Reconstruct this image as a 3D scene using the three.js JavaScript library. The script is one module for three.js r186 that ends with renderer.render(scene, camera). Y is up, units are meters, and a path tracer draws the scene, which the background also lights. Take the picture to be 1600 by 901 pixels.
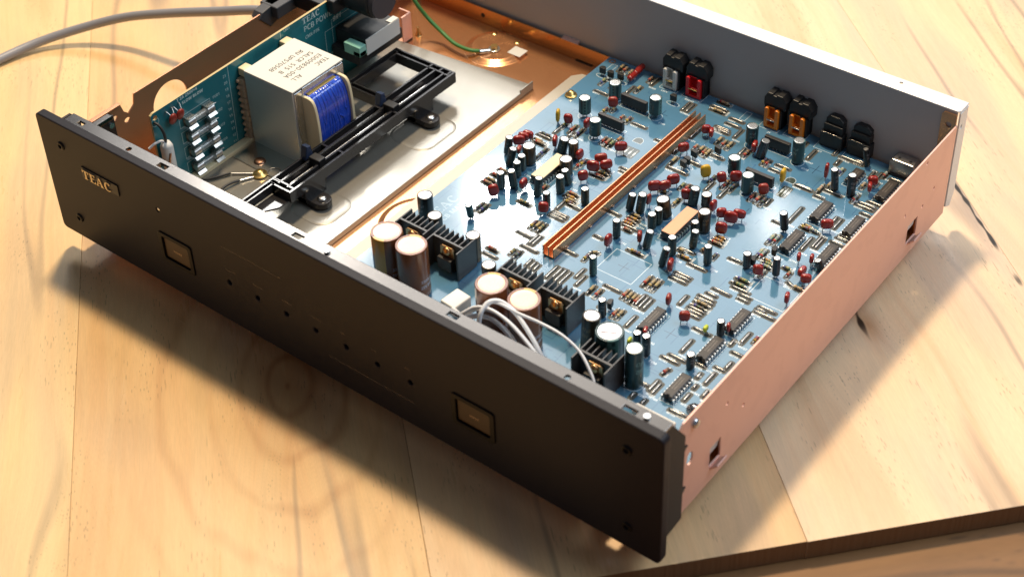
import * as THREE from 'three';
import { mergeGeometries, toCreasedNormals } from 'three/addons/utils/BufferGeometryUtils.js';
import { RoundedBoxGeometry } from 'three/addons/geometries/RoundedBoxGeometry.js';
import { TextGeometry } from 'three/addons/geometries/TextGeometry.js';
import { FontLoader } from 'three/addons/loaders/FontLoader.js';
import { RectAreaLightUniformsLib } from 'three/addons/lights/RectAreaLightUniformsLib.js';
import { createNoise2D } from 'simplex-noise';

// ---------------------------------------------------------------- camera, light, exposure
// All shapes are measured in millimetres in the player's own frame: x along the front from its left end, y up from the
// lower edge of the front plate, z towards the front; the table top lies 15 mm below that edge.
const D2R = Math.PI / 180, MM = 0.001, TABLE = -15;
const scene = new THREE.Scene();
const camera = new THREE.PerspectiveCamera(2 * Math.atan(450.5 / 2512.3) / D2R, 1600 / 901, 0.05, 20);
{
  const pitch = 37.98 * D2R, yaw = -39.62 * D2R;
  camera.position.set(0.70537, 0.62601 - TABLE * MM, 0.42416);
  const fw = new THREE.Vector3(Math.sin(yaw) * Math.cos(pitch), -Math.sin(pitch), -Math.cos(yaw) * Math.cos(pitch));
  camera.lookAt(camera.position.clone().add(fw));
  camera.rotateZ(-2.61 * D2R);
  camera.setViewOffset(1600, 901, 15.74, 168.84, 1600, 901);
  camera.focus = 0.965; camera.userData.fStop = 10;
}
scene.background = new THREE.Color(0.105, 0.11, 0.13);
RectAreaLightUniformsLib.init();
const AIM = new THREE.Vector3(0.24, 0.03, -0.14);
function areaLight(name, az, el, dist, w, h, color, intensity) {   // az clockwise from straight behind the player, el above the table
  const l = new THREE.RectAreaLight(color, intensity, w, h);
  l.name = name;
  l.position.set(Math.sin(az * D2R) * Math.cos(el * D2R), Math.sin(el * D2R), -Math.cos(az * D2R) * Math.cos(el * D2R)).multiplyScalar(dist).add(AIM);
  l.lookAt(AIM);
  scene.add(l);
}
areaLight('ceiling_lamp', -47, 69.5, 2.2, 0.21, 0.21, new THREE.Color(1, 0.79, 0.54), 365);
areaLight('window_light', -37, 41.5, 3.2, 2.3, 1.1, new THREE.Color(0.95, 0.98, 1), 3.1);
areaLight('window_light', -39.5, 38.8, 3.0, 0.16, 0.13, new THREE.Color(1, 0.98, 0.95), 52);
areaLight('window_light', -23.5, 39, 3.0, 0.05, 0.07, new THREE.Color(1, 0.95, 0.86), 16);
areaLight('window_light', -52, 38, 3.0, 0.3, 0.22, new THREE.Color(1, 0.95, 0.88), 36);
areaLight('side_window_light', 56, 54, 1.5, 1.1, 0.6, new THREE.Color(0.76, 0.88, 1), 5.6);

const renderer = new THREE.WebGLRenderer({ antialias: true });
renderer.toneMapping = THREE.LinearToneMapping;
renderer.toneMappingExposure = 1.0;
renderer.shadowMap.enabled = true;

// ---------------------------------------------------------------- helpers
let seed = 20240611;
const rnd = () => { seed = (seed + 0x6d2b79f5) | 0; let t = Math.imul(seed ^ (seed >>> 15), 1 | seed); t = (t + Math.imul(t ^ (t >>> 7), 61 | t)) ^ t; return ((t ^ (t >>> 14)) >>> 0) / 4294967296; };
const noise = createNoise2D(rnd);
const fbm = (x, y, o = 4) => { let s = 0, a = 0.5, f = 1; for (let i = 0; i < o; i++) { s += a * noise(x * f, y * f); a *= 0.5; f *= 2.03; } return s; };
const clamp = (x, a = 0, b = 1) => Math.min(b, Math.max(a, x)), mix = (a, b, t) => a + (b - a) * t, smooth = (a, b, x) => { const t = clamp((x - a) / (b - a)); return t * t * (3 - 2 * t); };
const rows = (text, n = 0) => text.split('|').map((r) => r.trim().split(' ').map((v, i) => (i < n ? v : +v)));
const std = (r, g, b, rough, metal = 0, extra = {}) => { const m = new THREE.MeshPhysicalMaterial({ roughness: rough, metalness: metal, ...extra }); m.color.setRGB(r, g, b); return m; };

const player = new THREE.Group();
player.name = 'disc_player';
player.position.set(0.22, 0, -0.16);
player.userData = { label: 'opened black-fronted disc player with copper chassis, blue circuit board and white-topped transformer', category: 'disc player' };
scene.add(player);
const P = (x, y, z) => new THREE.Vector3((x - 220) * MM, (y - TABLE) * MM, (z + 160) * MM);
function fit(g) { if (!g.userData.metric) { g.scale(MM, MM, MM); g.userData.metric = true; } return g; }
function part(name, g, m, x, y, z, parent = player) {
  const o = new THREE.Mesh(fit(g), m);
  o.name = name;
  if (parent === player) o.position.copy(P(x, y, z)); else o.position.set(x * MM, y * MM, z * MM);
  o.castShadow = o.receiveShadow = true;
  parent.add(o);
  return o;
}
function unit(name, x, y, z) { const o = new THREE.Group(); o.name = name; o.position.copy(P(x, y, z)); player.add(o); return o; }
const box = (w, h, d, r = 0) => (r ? new RoundedBoxGeometry(w, h, d, 2, r) : new THREE.BoxGeometry(w, h, d));
const at = (g, x, y, z) => g.translate(x, y, z);
const span = (x0, x1, y0, y1, z0, z1, r = 0) => at(box(x1 - x0, y1 - y0, z1 - z0, r), (x0 + x1) / 2, (y0 + y1) / 2, (z0 + z1) / 2);
const bare = (g) => { const o = (g.index ? g.toNonIndexed() : g.clone()); for (const k of Object.keys(o.attributes)) if (!['position', 'normal', 'uv'].includes(k)) o.deleteAttribute(k); return o; };
const join = (list, groups = false) => mergeGeometries(list.map(bare), groups);
const cyl = (r, h, n = 20, r2 = r) => new THREE.CylinderGeometry(r2, r, h, n);
const tube = (pts, r, seg = 40, n = 8) => new THREE.TubeGeometry(new THREE.CatmullRomCurve3(pts.map((p) => new THREE.Vector3(...p)), false, 'centripetal'), seg, r, n);
const bar = (a, b, r, n = 6) => { const A = new THREE.Vector3(...a), B = new THREE.Vector3(...b), d = B.clone().sub(A), g = cyl(r, d.length(), n); g.applyQuaternion(new THREE.Quaternion().setFromUnitVectors(new THREE.Vector3(0, 1, 0), d.normalize())); return at(g, (A.x + B.x) / 2, (A.y + B.y) / 2, (A.z + B.z) / 2); };
const poly = (pts) => new THREE.Shape(pts.map((p) => new THREE.Vector2(...p)));
const hole = (s, pts) => { s.holes.push(new THREE.Path(pts.map((p) => new THREE.Vector2(...p)))); return s; };
const ring = (cx, cy, rx, ry = rx, n = 24) => Array.from({ length: n }, (_, i) => [cx + rx * Math.cos((i / n) * 2 * Math.PI), cy + ry * Math.sin((i / n) * 2 * Math.PI)]);
const rect = (x0, x1, y0, y1) => [[x0, y0], [x1, y0], [x1, y1], [x0, y1]];
const rrect = (x0, x1, y0, y1, r, n = 5) => { const o = []; for (const [cx, cy, a] of [[x1 - r, y1 - r, 0], [x0 + r, y1 - r, 1], [x0 + r, y0 + r, 2], [x1 - r, y0 + r, 3]]) for (let i = 0; i <= n; i++) { const t = (a + i / n) * Math.PI / 2; o.push([cx + r * Math.cos(t), cy + r * Math.sin(t)]); } return o; };
const extr = (s, t, bevel = 0) => new THREE.ExtrudeGeometry(s, { depth: t - 2 * bevel, bevelEnabled: bevel > 0, bevelSize: bevel, bevelThickness: bevel, bevelOffset: -bevel, bevelSegments: 2, curveSegments: 10 }).translate(0, 0, bevel);
const flat = (s, t, bevel) => extr(s, t, bevel).rotateX(-Math.PI / 2);       // a plan given as (x, -z), t high
const upright = (s, t, bevel) => extr(s, t, bevel).rotateY(Math.PI / 2);     // a side view given as (-z, y), t wide along x
function canvas(w, h, draw, srgb = true) {
  const c = document.createElement('canvas'); c.width = w; c.height = h;
  draw(c.getContext('2d'), w, h);
  const t = new THREE.CanvasTexture(c);
  if (srgb) t.colorSpace = THREE.SRGBColorSpace;
  t.anisotropy = 8;
  return t;
}
function grainMap(w, h, f, repeat = 1) {   // grey values as roughness or bump
  const d = new Uint8Array(w * h * 4);
  for (let y = 0; y < h; y++) for (let x = 0; x < w; x++) { const v = clamp(f(x / w, y / h)) * 255, i = (y * w + x) * 4; d[i] = d[i + 1] = d[i + 2] = v; d[i + 3] = 255; }
  const t = new THREE.DataTexture(d, w, h); t.magFilter = THREE.LinearFilter; t.wrapS = t.wrapT = THREE.MirroredRepeatWrapping; t.repeat.set(repeat, repeat); t.needsUpdate = true;
  return t;
}

// ---------------------------------------------------------------- materials
const smudge = grainMap(256, 256, (u, v) => 0.62 + 0.3 * fbm(u * 5, v * 5, 4) + 0.14 * fbm(u * 50, v * 50, 2));
const brushed = grainMap(256, 256, (u, v) => 0.6 + 0.25 * fbm(u * 3, v * 3, 3) + 0.25 * noise(u * 6, v * 120));
const speckle = grainMap(256, 256, (u, v) => 0.5 + 0.5 * fbm(u * 60, v * 60, 3));
const orangePeel = grainMap(256, 256, (u, v) => 0.5 + 0.45 * noise(u * 70, v * 70));
const tarnish = canvas(1024, 1024, (c) => {   // handling marks: blotches with ragged outlines, specks, hairline scratches
  c.fillStyle = '#f4f2f0'; c.fillRect(0, 0, 1024, 1024);
  for (let y = 0; y < 1024; y += 4) for (let x = 0; x < 1024; x += 4) { const v = fbm(x / 150, y / 150, 4), w = smooth(0.12, 0.3, v); if (w > 0) { c.fillStyle = `rgba(165,140,125,${0.035 * w})`; c.fillRect(x, y, 4, 4); } }
  for (let i = 0; i < 220; i++) { c.fillStyle = `rgba(110,85,75,${0.1 + 0.25 * rnd()})`; c.fillRect(rnd() * 1024, rnd() * 1024, 1 + rnd() * 2, 1 + rnd() * 2); }
  for (let i = 0; i < 60; i++) { c.strokeStyle = rnd() < 0.5 ? 'rgba(255,255,255,0.4)' : 'rgba(150,120,105,0.18)'; c.lineWidth = 0.8; const x = rnd() * 1024, y = rnd() * 1024, a = rnd() * 6.3, l = 10 + rnd() * 90; c.beginPath(); c.moveTo(x, y); c.lineTo(x + Math.cos(a) * l, y + Math.sin(a) * l); c.stroke(); }
});
tarnish.wrapS = tarnish.wrapT = THREE.MirroredRepeatWrapping; tarnish.repeat.set(0.006, 0.006);
const dusty = canvas(2048, 512, (c) => {
  c.fillStyle = '#8a8a8a'; c.fillRect(0, 0, 2048, 512);
  for (let i = 0; i < 1500; i++) { const v = 120 + rnd() * 60; c.fillStyle = `rgba(${v},${v},${v},0.5)`; c.fillRect(rnd() * 2048, rnd() * 512, 1 + rnd(), 1 + rnd()); }
  for (let i = 0; i < 110; i++) { c.fillStyle = `rgba(235,225,215,${0.3 + 0.6 * rnd()})`; c.fillRect(rnd() * 2048, rnd() * 512, 1 + rnd() * 1.6, 1 + rnd() * 1.6); }
  for (let i = 0; i < 26; i++) { c.strokeStyle = `rgba(200,195,190,${0.15 + 0.25 * rnd()})`; c.lineWidth = 0.9; const x = rnd() * 2048, y = rnd() * 512, l = 8 + rnd() * 60, a = (rnd() - 0.5) * 1.2; c.beginPath(); c.moveTo(x, y); c.quadraticCurveTo(x + l * 0.5, y + a * l * 0.7, x + l, y + a * l); c.stroke(); }
});
dusty.wrapS = dusty.wrapT = THREE.RepeatWrapping; dusty.repeat.set(1 / 442, 1 / 110);
const MAT = {
  copper: std(0.92, 0.60, 0.51, 0.56, 0.45, { map: tarnish }),
  copperInside: std(0.68, 0.33, 0.18, 0.46, 0.65, { map: tarnish, roughnessMap: smudge }),
  upstand: std(0.96, 0.54, 0.24, 0.3, 1, { map: tarnish, roughnessMap: smudge }),
  jackMetal: std(0.34, 0.33, 0.31, 0.55, 0.7, { roughnessMap: speckle }),
  copperFloor: std(0.92, 0.46, 0.22, 0.36, 0.8, { map: tarnish, roughnessMap: smudge }),
  copperBright: std(0.66, 0.34, 0.18, 0.45, 0.9, { roughnessMap: smudge }),
  shield: std(0.46, 0.43, 0.37, 0.5, 0.6),
  canSteel: std(0.72, 0.72, 0.69, 0.42, 0.75),
  clipMetal: std(0.46, 0.44, 0.40, 0.42, 0.9, { roughnessMap: smudge }),
  screwBlack: std(0.003, 0.003, 0.004, 0.35, 0, { specularIntensity: 0.4 }),
  steel: std(0.62, 0.61, 0.58, 0.42, 1, { roughnessMap: brushed }),
  tin: std(0.40, 0.38, 0.33, 0.36, 0.55, { map: tarnish, roughnessMap: smudge }),
  rear: std(0.45, 0.465, 0.475, 0.55),
  flange: std(0.74, 0.75, 0.76, 0.42, 0, { roughnessMap: smudge }),
  zinc: std(0.7, 0.71, 0.72, 0.38, 1, { roughnessMap: smudge }),
  bright: std(0.8, 0.79, 0.76, 0.28, 1),
  solder: std(0.72, 0.70, 0.66, 0.34, 1),
  lidMetal: std(0.82, 0.81, 0.78, 0.45, 0.85, { roughnessMap: speckle }),
  gold: std(0.85, 0.6, 0.22, 0.35, 1),
  brass: std(0.8, 0.58, 0.25, 0.3, 1),
  panel: std(0.062, 0.058, 0.077, 0.7, 0, { map: dusty, specularIntensity: 0.4, roughnessMap: smudge, bumpMap: orangePeel, bumpScale: 0.00001 }),
  ledge: std(0.15, 0.138, 0.128, 0.3, 1, { roughnessMap: smudge }),
  black: std(0.014, 0.014, 0.015, 0.42),
  ledgePlastic: std(0.05, 0.05, 0.056, 0.5),
  blackMatt: std(0.02, 0.019, 0.019, 0.6, 0, { bumpMap: orangePeel, bumpScale: 0.00001 }),
  rail: std(0.022, 0.02, 0.02, 0.26, 0, { roughnessMap: smudge }),
  sink: std(0.030, 0.027, 0.026, 0.34, 0, { ior: 1.6 }),
  chip: std(0.030, 0.027, 0.026, 0.4, 0, { bumpMap: speckle, bumpScale: 0.00001 }),
  amber: std(0.065, 0.036, 0.017, 0.4),
  red: std(0.30, 0.017, 0.011, 0.27, 0, { clearcoat: 0.5, clearcoatRoughness: 0.2 }),
  redBrown: std(0.30, 0.035, 0.022, 0.3),
  yellow: std(0.62, 0.38, 0.02, 0.32),
  lime: std(0.55, 0.62, 0.04, 0.35),
  white: std(0.78, 0.77, 0.72, 0.4),
  cream: std(0.84, 0.70, 0.44, 0.45),
  redPlastic: std(0.78, 0.016, 0.022, 0.3),
  orangePlastic: std(0.95, 0.27, 0.018, 0.32),
  mint: std(0.30, 0.62, 0.50, 0.4),
  wireWhite: std(0.86, 0.87, 0.89, 0.4),
  wireBlack: std(0.03, 0.03, 0.03, 0.5),
  cordGrey: std(0.27, 0.27, 0.29, 0.4),
  boardEdge: std(0.60, 0.46, 0.22, 0.6),
  paper: std(0.7, 0.69, 0.64, 0.7),
  glass: std(0.85, 0.87, 0.86, 0.12, 0, { transmission: 0.85, thickness: 0 }),
  ferrite: std(0.055, 0.052, 0.06, 0.5, 0, { bumpMap: speckle, bumpScale: 0.0003 }),
};

// ---------------------------------------------------------------- table: boards running towards the cut edge at lower right
const table = new THREE.Group();
table.name = 'wooden_table';
table.userData = { label: 'pale wooden table of broad knotty boards under the opened disc player', category: 'table' };
scene.add(table);
table.rotation.y = -Math.atan2(0.667, 0.745);        // local x runs along the boards, local z across them
const EDGE = 0.3185;
const SPLITS = { 7: [[0.800, 1.060, 0.0022, 0.0009, 0.8], [0.935, 0.972, 0.1035, 0.0012, 0.8]] };
function woodTexture(k, w, h, len, wide, tint, knots = []) {   // knots: [along, across, radius]; splits: [from, to, across, half width, depth of tone]
  const d = new Uint8Array(w * h * 4), ox = k * 37.7, oy = k * 19.3;
  for (let y = 0; y < h; y++) for (let x = 0; x < w; x++) {
    const u = (x / w) * len, v = (y / h) * wide;
    let s = v + 0.016 * fbm(u * 1.7 + ox, v * 5 + oy, 3), knot = 0, rings = 0;
    for (const [ku, kv, r] of knots) {
      const du = (u - ku) * 0.5, dv = v - kv, q = Math.sqrt(du * du + dv * dv) / r;
      s += Math.sign(dv) * r * 0.4 * Math.exp(-q); knot = Math.max(knot, Math.exp(-q * q * 4));
      const wave = Math.sin(Math.pow(q, 0.75) * (r > 0.04 ? 21 : 8) + 3 * fbm(u * 4 + ox, v * 10, 3));
      rings += Math.exp(-q * 0.85) * Math.pow(Math.max(0, wave), 3) * (0.75 + 0.5 * noise(u * 5, v * 18 + oy)) * (r > 0.04 ? 1 : 0.2);
    }
    const streak = fbm(u * 1.3 + ox, s * 85 + oy, 5), broad = fbm(u * 1.6 + oy, s * 11 + ox, 3), cloud = fbm(u * 5 + ox, v * 7 + oy, 3);
    const fibre = noise(u * 30 + ox, s * 1500 + oy) * 0.6 + noise(u * 90 + oy, s * 2600) * 0.4;
    const pore = smooth(0.66, 0.95, noise(u * 45 + ox, s * 1600 + oy)) * smooth(0.0, 0.5, noise(u * 6 + oy, s * 25 + ox));
    const line = smooth(0.06, 0.0, Math.abs(fbm(u * 0.7 + oy, s * 10 + ox, 2) + 0.12)) * smooth(-0.2, 0.4, noise(u * 2.4 + ox, v * 5));
    const grey = clamp(0.5 * smooth(0.02, 0.5, broad) + 0.4 * line + 0.25 * smooth(0.1, 0.5, cloud)), brown = clamp(0.16 * smooth(0.05, 0.5, -broad) + 0.20 * streak + 0.5 * knot + 0.5 * rings);
    const lum0 = (1 + 0.035 * fibre + 0.05 * streak) * (1 - 0.24 * pore) * (1 - 0.14 * line);
    let split = 0;
    for (const [a, b, sv, sw, sd] of SPLITS[k] ?? []) split = Math.max(split, sd * smooth(sw * 1.6, sw * 0.5, Math.abs(v - sv - sw * 2.2 * fbm(u * 14 + k, sv * 90, 3)) - sw * 0.7 * noise(u * 60, sv)) * smooth(a, a + 0.02, u) * smooth(b, b - 0.02, u) * smooth(-0.55, -0.2, noise(u * 22, sv * 40)));
    const r = mix(mix(0.92, 0.80, grey), 0.63, brown), g = mix(mix(0.785, 0.69, grey), 0.43, brown), b = mix(mix(0.585, 0.56, grey), 0.26, brown), lum = lum0 * (1 - split), i = (y * w + x) * 4;
    d[i] = clamp(r * lum * tint[0]) * 255; d[i + 1] = clamp(g * lum * tint[1]) * 255; d[i + 2] = clamp(b * lum * tint[2]) * 255; d[i + 3] = 255;
  }
  const t = new THREE.DataTexture(d, w, h); t.colorSpace = THREE.SRGBColorSpace; t.magFilter = THREE.LinearFilter; t.minFilter = THREE.LinearMipmapLinearFilter; t.generateMipmaps = true; t.anisotropy = 8; t.needsUpdate = true;
  return t;
}
const SEAMS = [-0.72, -0.53, -0.34, -0.17, 0.008, 0.186, 0.374, 0.5595, 0.74, 0.95], LONG = 1.1;
const endGrain = std(0.20, 0.105, 0.045, 0.7, 0, { bumpMap: speckle, bumpScale: 0.0005 });
const TINTS = [[1, 1, 1], [0.98, 0.97, 0.95], [1, 1, 0.98], [1.01, 1.01, 0.98], [0.985, 0.955, 0.90], [0.985, 0.97, 0.97], [1.03, 1.05, 1.14], [1.02, 1.04, 1.12], [1.0, 0.99, 1.0]];
const KNOTS = { 4: [[0.936, 0.06, 0.05]], 6: [[0.957, 0.10, 0.014], [0.700, 0.06, 0.03], [0.930, 0.15, 0.034]], 5: [[0.220, 0.05, 0.03]], 3: [[0.620, 0.12, 0.012]], 7: [[0.500, 0.08, 0.03]] };
for (let i = 0; i + 1 < SEAMS.length; i++) {
  const wide = SEAMS[i + 1] - SEAMS[i] - 0.00015, near = i > 1 && i < 8, map = woodTexture(i + 1, near ? 2048 : 512, near ? 440 : 96, LONG, wide, TINTS[i], KNOTS[i]);
  const top = new THREE.MeshPhysicalMaterial({ map, roughness: 0.62, roughnessMap: smudge });
  const g = new RoundedBoxGeometry(LONG, 0.013, wide, 1, 0.00025), p = g.attributes.position, uv = g.attributes.uv;
  for (let j = 0; j < p.count; j++) uv.setXY(j, p.getX(j) / LONG + 0.5, p.getZ(j) / wide + 0.5);
  const plank = new THREE.Mesh(g, [endGrain, top, top, top, top, top]);
  plank.name = 'plank';
  plank.position.set(EDGE - LONG / 2 - 0.0002 * (i % 3), -0.0065 - 0.00012 * (i % 2), -(SEAMS[i] + SEAMS[i + 1]) / 2);
  plank.castShadow = plank.receiveShadow = true;
  table.add(plank);
}
{ // a darker board under the table top, standing a little proud of its edge
  const map = woodTexture(12, 512, 256, 2, 0.4, [0.9, 0.82, 0.72]);
  const g = new THREE.BoxGeometry(0.4, 0.03, 1.7), p = g.attributes.position, uv = g.attributes.uv;
  for (let j = 0; j < p.count; j++) uv.setXY(j, p.getZ(j) / 1.7 + 0.5, p.getX(j) / 0.4 + 0.5);
  const lower = new THREE.Mesh(g, new THREE.MeshPhysicalMaterial({ map, roughness: 0.6, color: new THREE.Color(0.42, 0.36, 0.30) }));
  lower.name = 'lower_board'; lower.position.set(EDGE + 0.08, -0.0285, -0.15); lower.castShadow = lower.receiveShadow = true;
  table.add(lower);
}

// ---------------------------------------------------------------- front plate and the frame behind it
{
  const s = poly(rrect(0, 442, 0, 86.7, 3.2, 6));
  for (const x of [152.7, 174.9, 197, 219, 241.3, 263.5, 286.3]) hole(s, ring(x, 32, 1.7));
  hole(s, ring(100.3, 59.8, 1.3));
  for (const [x, w] of [[110, 27.6], [328.5, 28]]) hole(s, rrect(x - w / 2 + 1, x + w / 2 - 1, 22.3, 42.3, 1.6, 3));
  const plate = extr(s, 5.8, 0.7); at(plate, 0, 0, -5.8);
  part('front_plate', plate, MAT.panel, 0, 0, 0);
  const lens = new THREE.SphereGeometry(1.6, 14, 8, 0, 2 * Math.PI, 0, Math.PI / 2).rotateX(Math.PI / 2), lensMat = std(0.02, 0.03, 0.05, 0.12);
  for (const x of [152.7, 174.9, 197, 219, 241.3, 263.5, 286.3]) part('indicator_lens', lens, lensMat, x, 32, -4.6);
  part('remote_sensor', new THREE.SphereGeometry(1.25, 14, 8).scale(1, 1, 0.5), MAT.bright, 100.3, 59.8, -0.9);
  // screws at the four corners
  const head = new THREE.LatheGeometry([[0, -1.4], [1.2, -1.4], [1.25, 0.9], [2.2, 1.0], [2.9, 0.5], [3.1, 0]].map((q) => new THREE.Vector2(...q)), 20).rotateX(Math.PI / 2);
  for (const [x, y] of [[19.3, 70], [20.2, 16], [421.9, 68.6], [422.7, 15.4]]) part('panel_screw', head, MAT.screwBlack, x, y, 0.02);
  // two square push buttons
  for (const [x, y, w] of [[110, 32.4, 27.6], [328.5, 32.2, 28]]) {
    const b = unit('push_button', x, y, 0);
    const f = hole(poly(rrect(-w / 2, w / 2, -11, 11, 2.2, 3)), rrect(-w / 2 + 3, w / 2 - 3, -8, 8, 1.4, 3));
    part('button_frame', at(extr(f, 2.4, 0.4), 0, 0, -1.5), MAT.screwBlack, 0, 0, 0, b);
    part('button_cap', at(box(w - 6.2, 15.8, 1.6, 0.5), 0, 0, -1.2), MAT.amber, 0, 0, 0, b);
    const word = canvas(128, 40, (c) => { c.clearRect(0, 0, 128, 40); c.fillStyle = '#c9a476'; c.font = 'bold 26px sans-serif'; c.textAlign = 'center'; c.fillText(x < 200 ? 'POWER' : 'INPUT', 64, 29); });
    part('button_print', new THREE.PlaneGeometry(10, 3.1), std(1, 1, 1, 0.6, 0, { map: word, transparent: true }), 0, -0.6, -0.37, b);
  }
  // fine print on the plate
  const tan = '#8a7a66';
  const print = canvas(1400, 520, (c) => {
    c.clearRect(0, 0, 1400, 520); c.fillStyle = tan;
    for (let x = 10; x < 470; x += 5 + rnd() * 6) c.fillRect(x, 30 + rnd() * 3, 3 + rnd() * 3, 9);
    for (let x = 770; x < 1380; x += 5 + rnd() * 6) c.fillRect(x, 430 + rnd() * 3, 3 + rnd() * 3, 8);
    for (const x of [10, 230, 450, 670, 895, 1115, 1345]) for (let q = 0; q < (x > 800 ? 30 : 74); q += 7) c.fillRect(x - (x > 800 ? 12 : 0) + q, 196, 5, 9);
  });
  part('panel_print', new THREE.PlaneGeometry(140, 52), std(1, 1, 1, 0.6, 0, { map: print, transparent: true, opacity: 0.55 }), 220, 35.5, 0.05);
}
{ // raised maker's badge
  const font = await new FontLoader().loadAsync('fonts/droid/droid_serif_bold.typeface.json');
  const badge = unit('badge', 51, 57.8, 0);
  part('badge_plate', box(32, 8, 0.8, 0.3), MAT.black, 0, 0.4, 0.35, badge);
  let x = -14.6;
  for (const ch of ['T', 'E', 'A', 'C']) {
    const g = new TextGeometry(ch, { font, size: 6.2, depth: 0.7, curveSegments: 6 });
    g.computeBoundingBox();
    const w = g.boundingBox.max.x;
    part('letter', g, std(0.75, 0.60, 0.36, 0.4, 0.6), x, -2.9, 0.75, badge);
    x += w + 0.5;
  }
}
{
  const plan = poly([[17, 6], [437.5, 6], [437.5, 14.6], [17, 15]]);
  for (const r of [rect(26.5, 31, 9.6, 12), rect(95.5, 102.5, 8.8, 12), rect(200.5, 207.5, 8.8, 12), rect(306.5, 313, 9.5, 12.5), rect(413, 420.5, 8.2, 11)]) hole(plan, r);
  hole(plan, ring(70.9, 10, 1.6)); hole(plan, ring(381, 9.6, 1.5));
  part('front_frame_ledge', flat(plan, 1.6, 0.3), MAT.ledge, 0, 82.4, 0);
  const web = poly(rect(14, 437, 3, 82.3));
  part('front_frame', at(extr(web, 1.6), 0, 0, -8.2), MAT.blackMatt, 0, 0, 0);
  const wing = poly([[8.3, 4], [26.4, 6], [27, 64], [15, 81.5], [8.3, 81.5]]);
  part('frame_wing', upright(wing, 1.6), MAT.blackMatt, 435.2, 0, 0);
  part('frame_wing', upright(poly([[8.3, 4], [20, 4], [20, 74], [15, 82.2], [8.3, 82.2]]), 1.6), MAT.blackMatt, 12.6, 0, 0);
  part('frame_block', span(10.8, 14, 34, 64.5, -43.6, -27, 0.5), MAT.black, 0, 0, 0);
  part('frame_rib', span(10.8, 15.5, 62.8, 66, -41.5, -28, 0.6), MAT.ledge, 0, 0, 0);
  const sc = cyl(1.9, 1.2, 16).rotateZ(Math.PI / 2);
  part('screw', sc, MAT.zinc, 14.2, 58.5, -40.4);
  for (const x of [225.5, 425.9]) part('screw', cyl(1.7, 1.2, 16), MAT.zinc, x, 84.7, -10);
  for (const [y, h] of [[50.2, 7], [20.7, 7]]) part('frame_hook', upright(poly([[26, y - h / 2], [32.5, y + 1.5], [26, y + h / 2]]), 1.3, 0.3), MAT.black, 433.9, 0, 0);
}

// ---------------------------------------------------------------- chassis sheets
{
  const s = poly([[28, 0.9], [322.4, 0.9], [322.4, 66.3], [31, 66.3], [27.6, 63]]);
  hole(s, rect(57.5, 67.5, 12.5, 26)); hole(s, rect(270.5, 283, 11.5, 25));
  hole(s, ring(38.2, 36.2, 2.6, 4.4)); for (const [a, b] of [[71.8, 46.1], [88.5, 31.2], [263.8, 37.8], [285.1, 62.2], [301.3, 33.7], [287.8, 29.1]]) hole(s, ring(a, b, 1.0, 1.3, 10));
  part('side_panel', upright(s, 1.1, 0.2), MAT.copper, 432, 0, 0);
  for (const z of [-62.8, -277.2]) { // tongues cut from the sheet and pressed outwards
    part('side_panel_tongue', at(box(1, 7, 9.4, 0.3).rotateZ(-0.75), 0, 0, 0), MAT.copper, 435, 12.6, z);
    part('side_panel_tongue', at(box(0.8, 8.6, 9.6, 0.3).rotateZ(-0.12), 0, 0, 0), MAT.flange, 431.4, 22.4, z);
  }
  part('side_panel_screw', new THREE.LatheGeometry([[0, 2.2], [2, 2], [2.6, 0.7], [2.6, 0]].map((q) => new THREE.Vector2(...q)), 18).rotateZ(-Math.PI / 2), MAT.zinc, 433.1, 58.8, -41);
  part('frame_foot_peg', new THREE.SphereGeometry(2, 12, 8).scale(1, 1.3, 1), MAT.copperBright, 433.4, 6, -28.5);

  const l = poly([[27, 0.9], [322, 0.9], [322, 66.5], [64.6, 66.5], [62.9, 59], [58, 55.5], [54.8, 58.6], [52.6, 66.5], [28, 66.5]]);
  hole(l, ring(91, 45.5, 14.2, 14.4, 32)); hole(l, ring(47.4, 57.6, 1.7));  hole(l, ring(56, 51.5, 2.2, 1.6));
  part('side_panel', upright(l, 1.1, 0.2), MAT.copperInside, 8.2, 0, 0);
  part('side_panel_lip', span(8.4, 11.4, 65.6, 66.6, -52, -29, 0.3), MAT.copperInside, 0, 0, 0);
}
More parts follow.
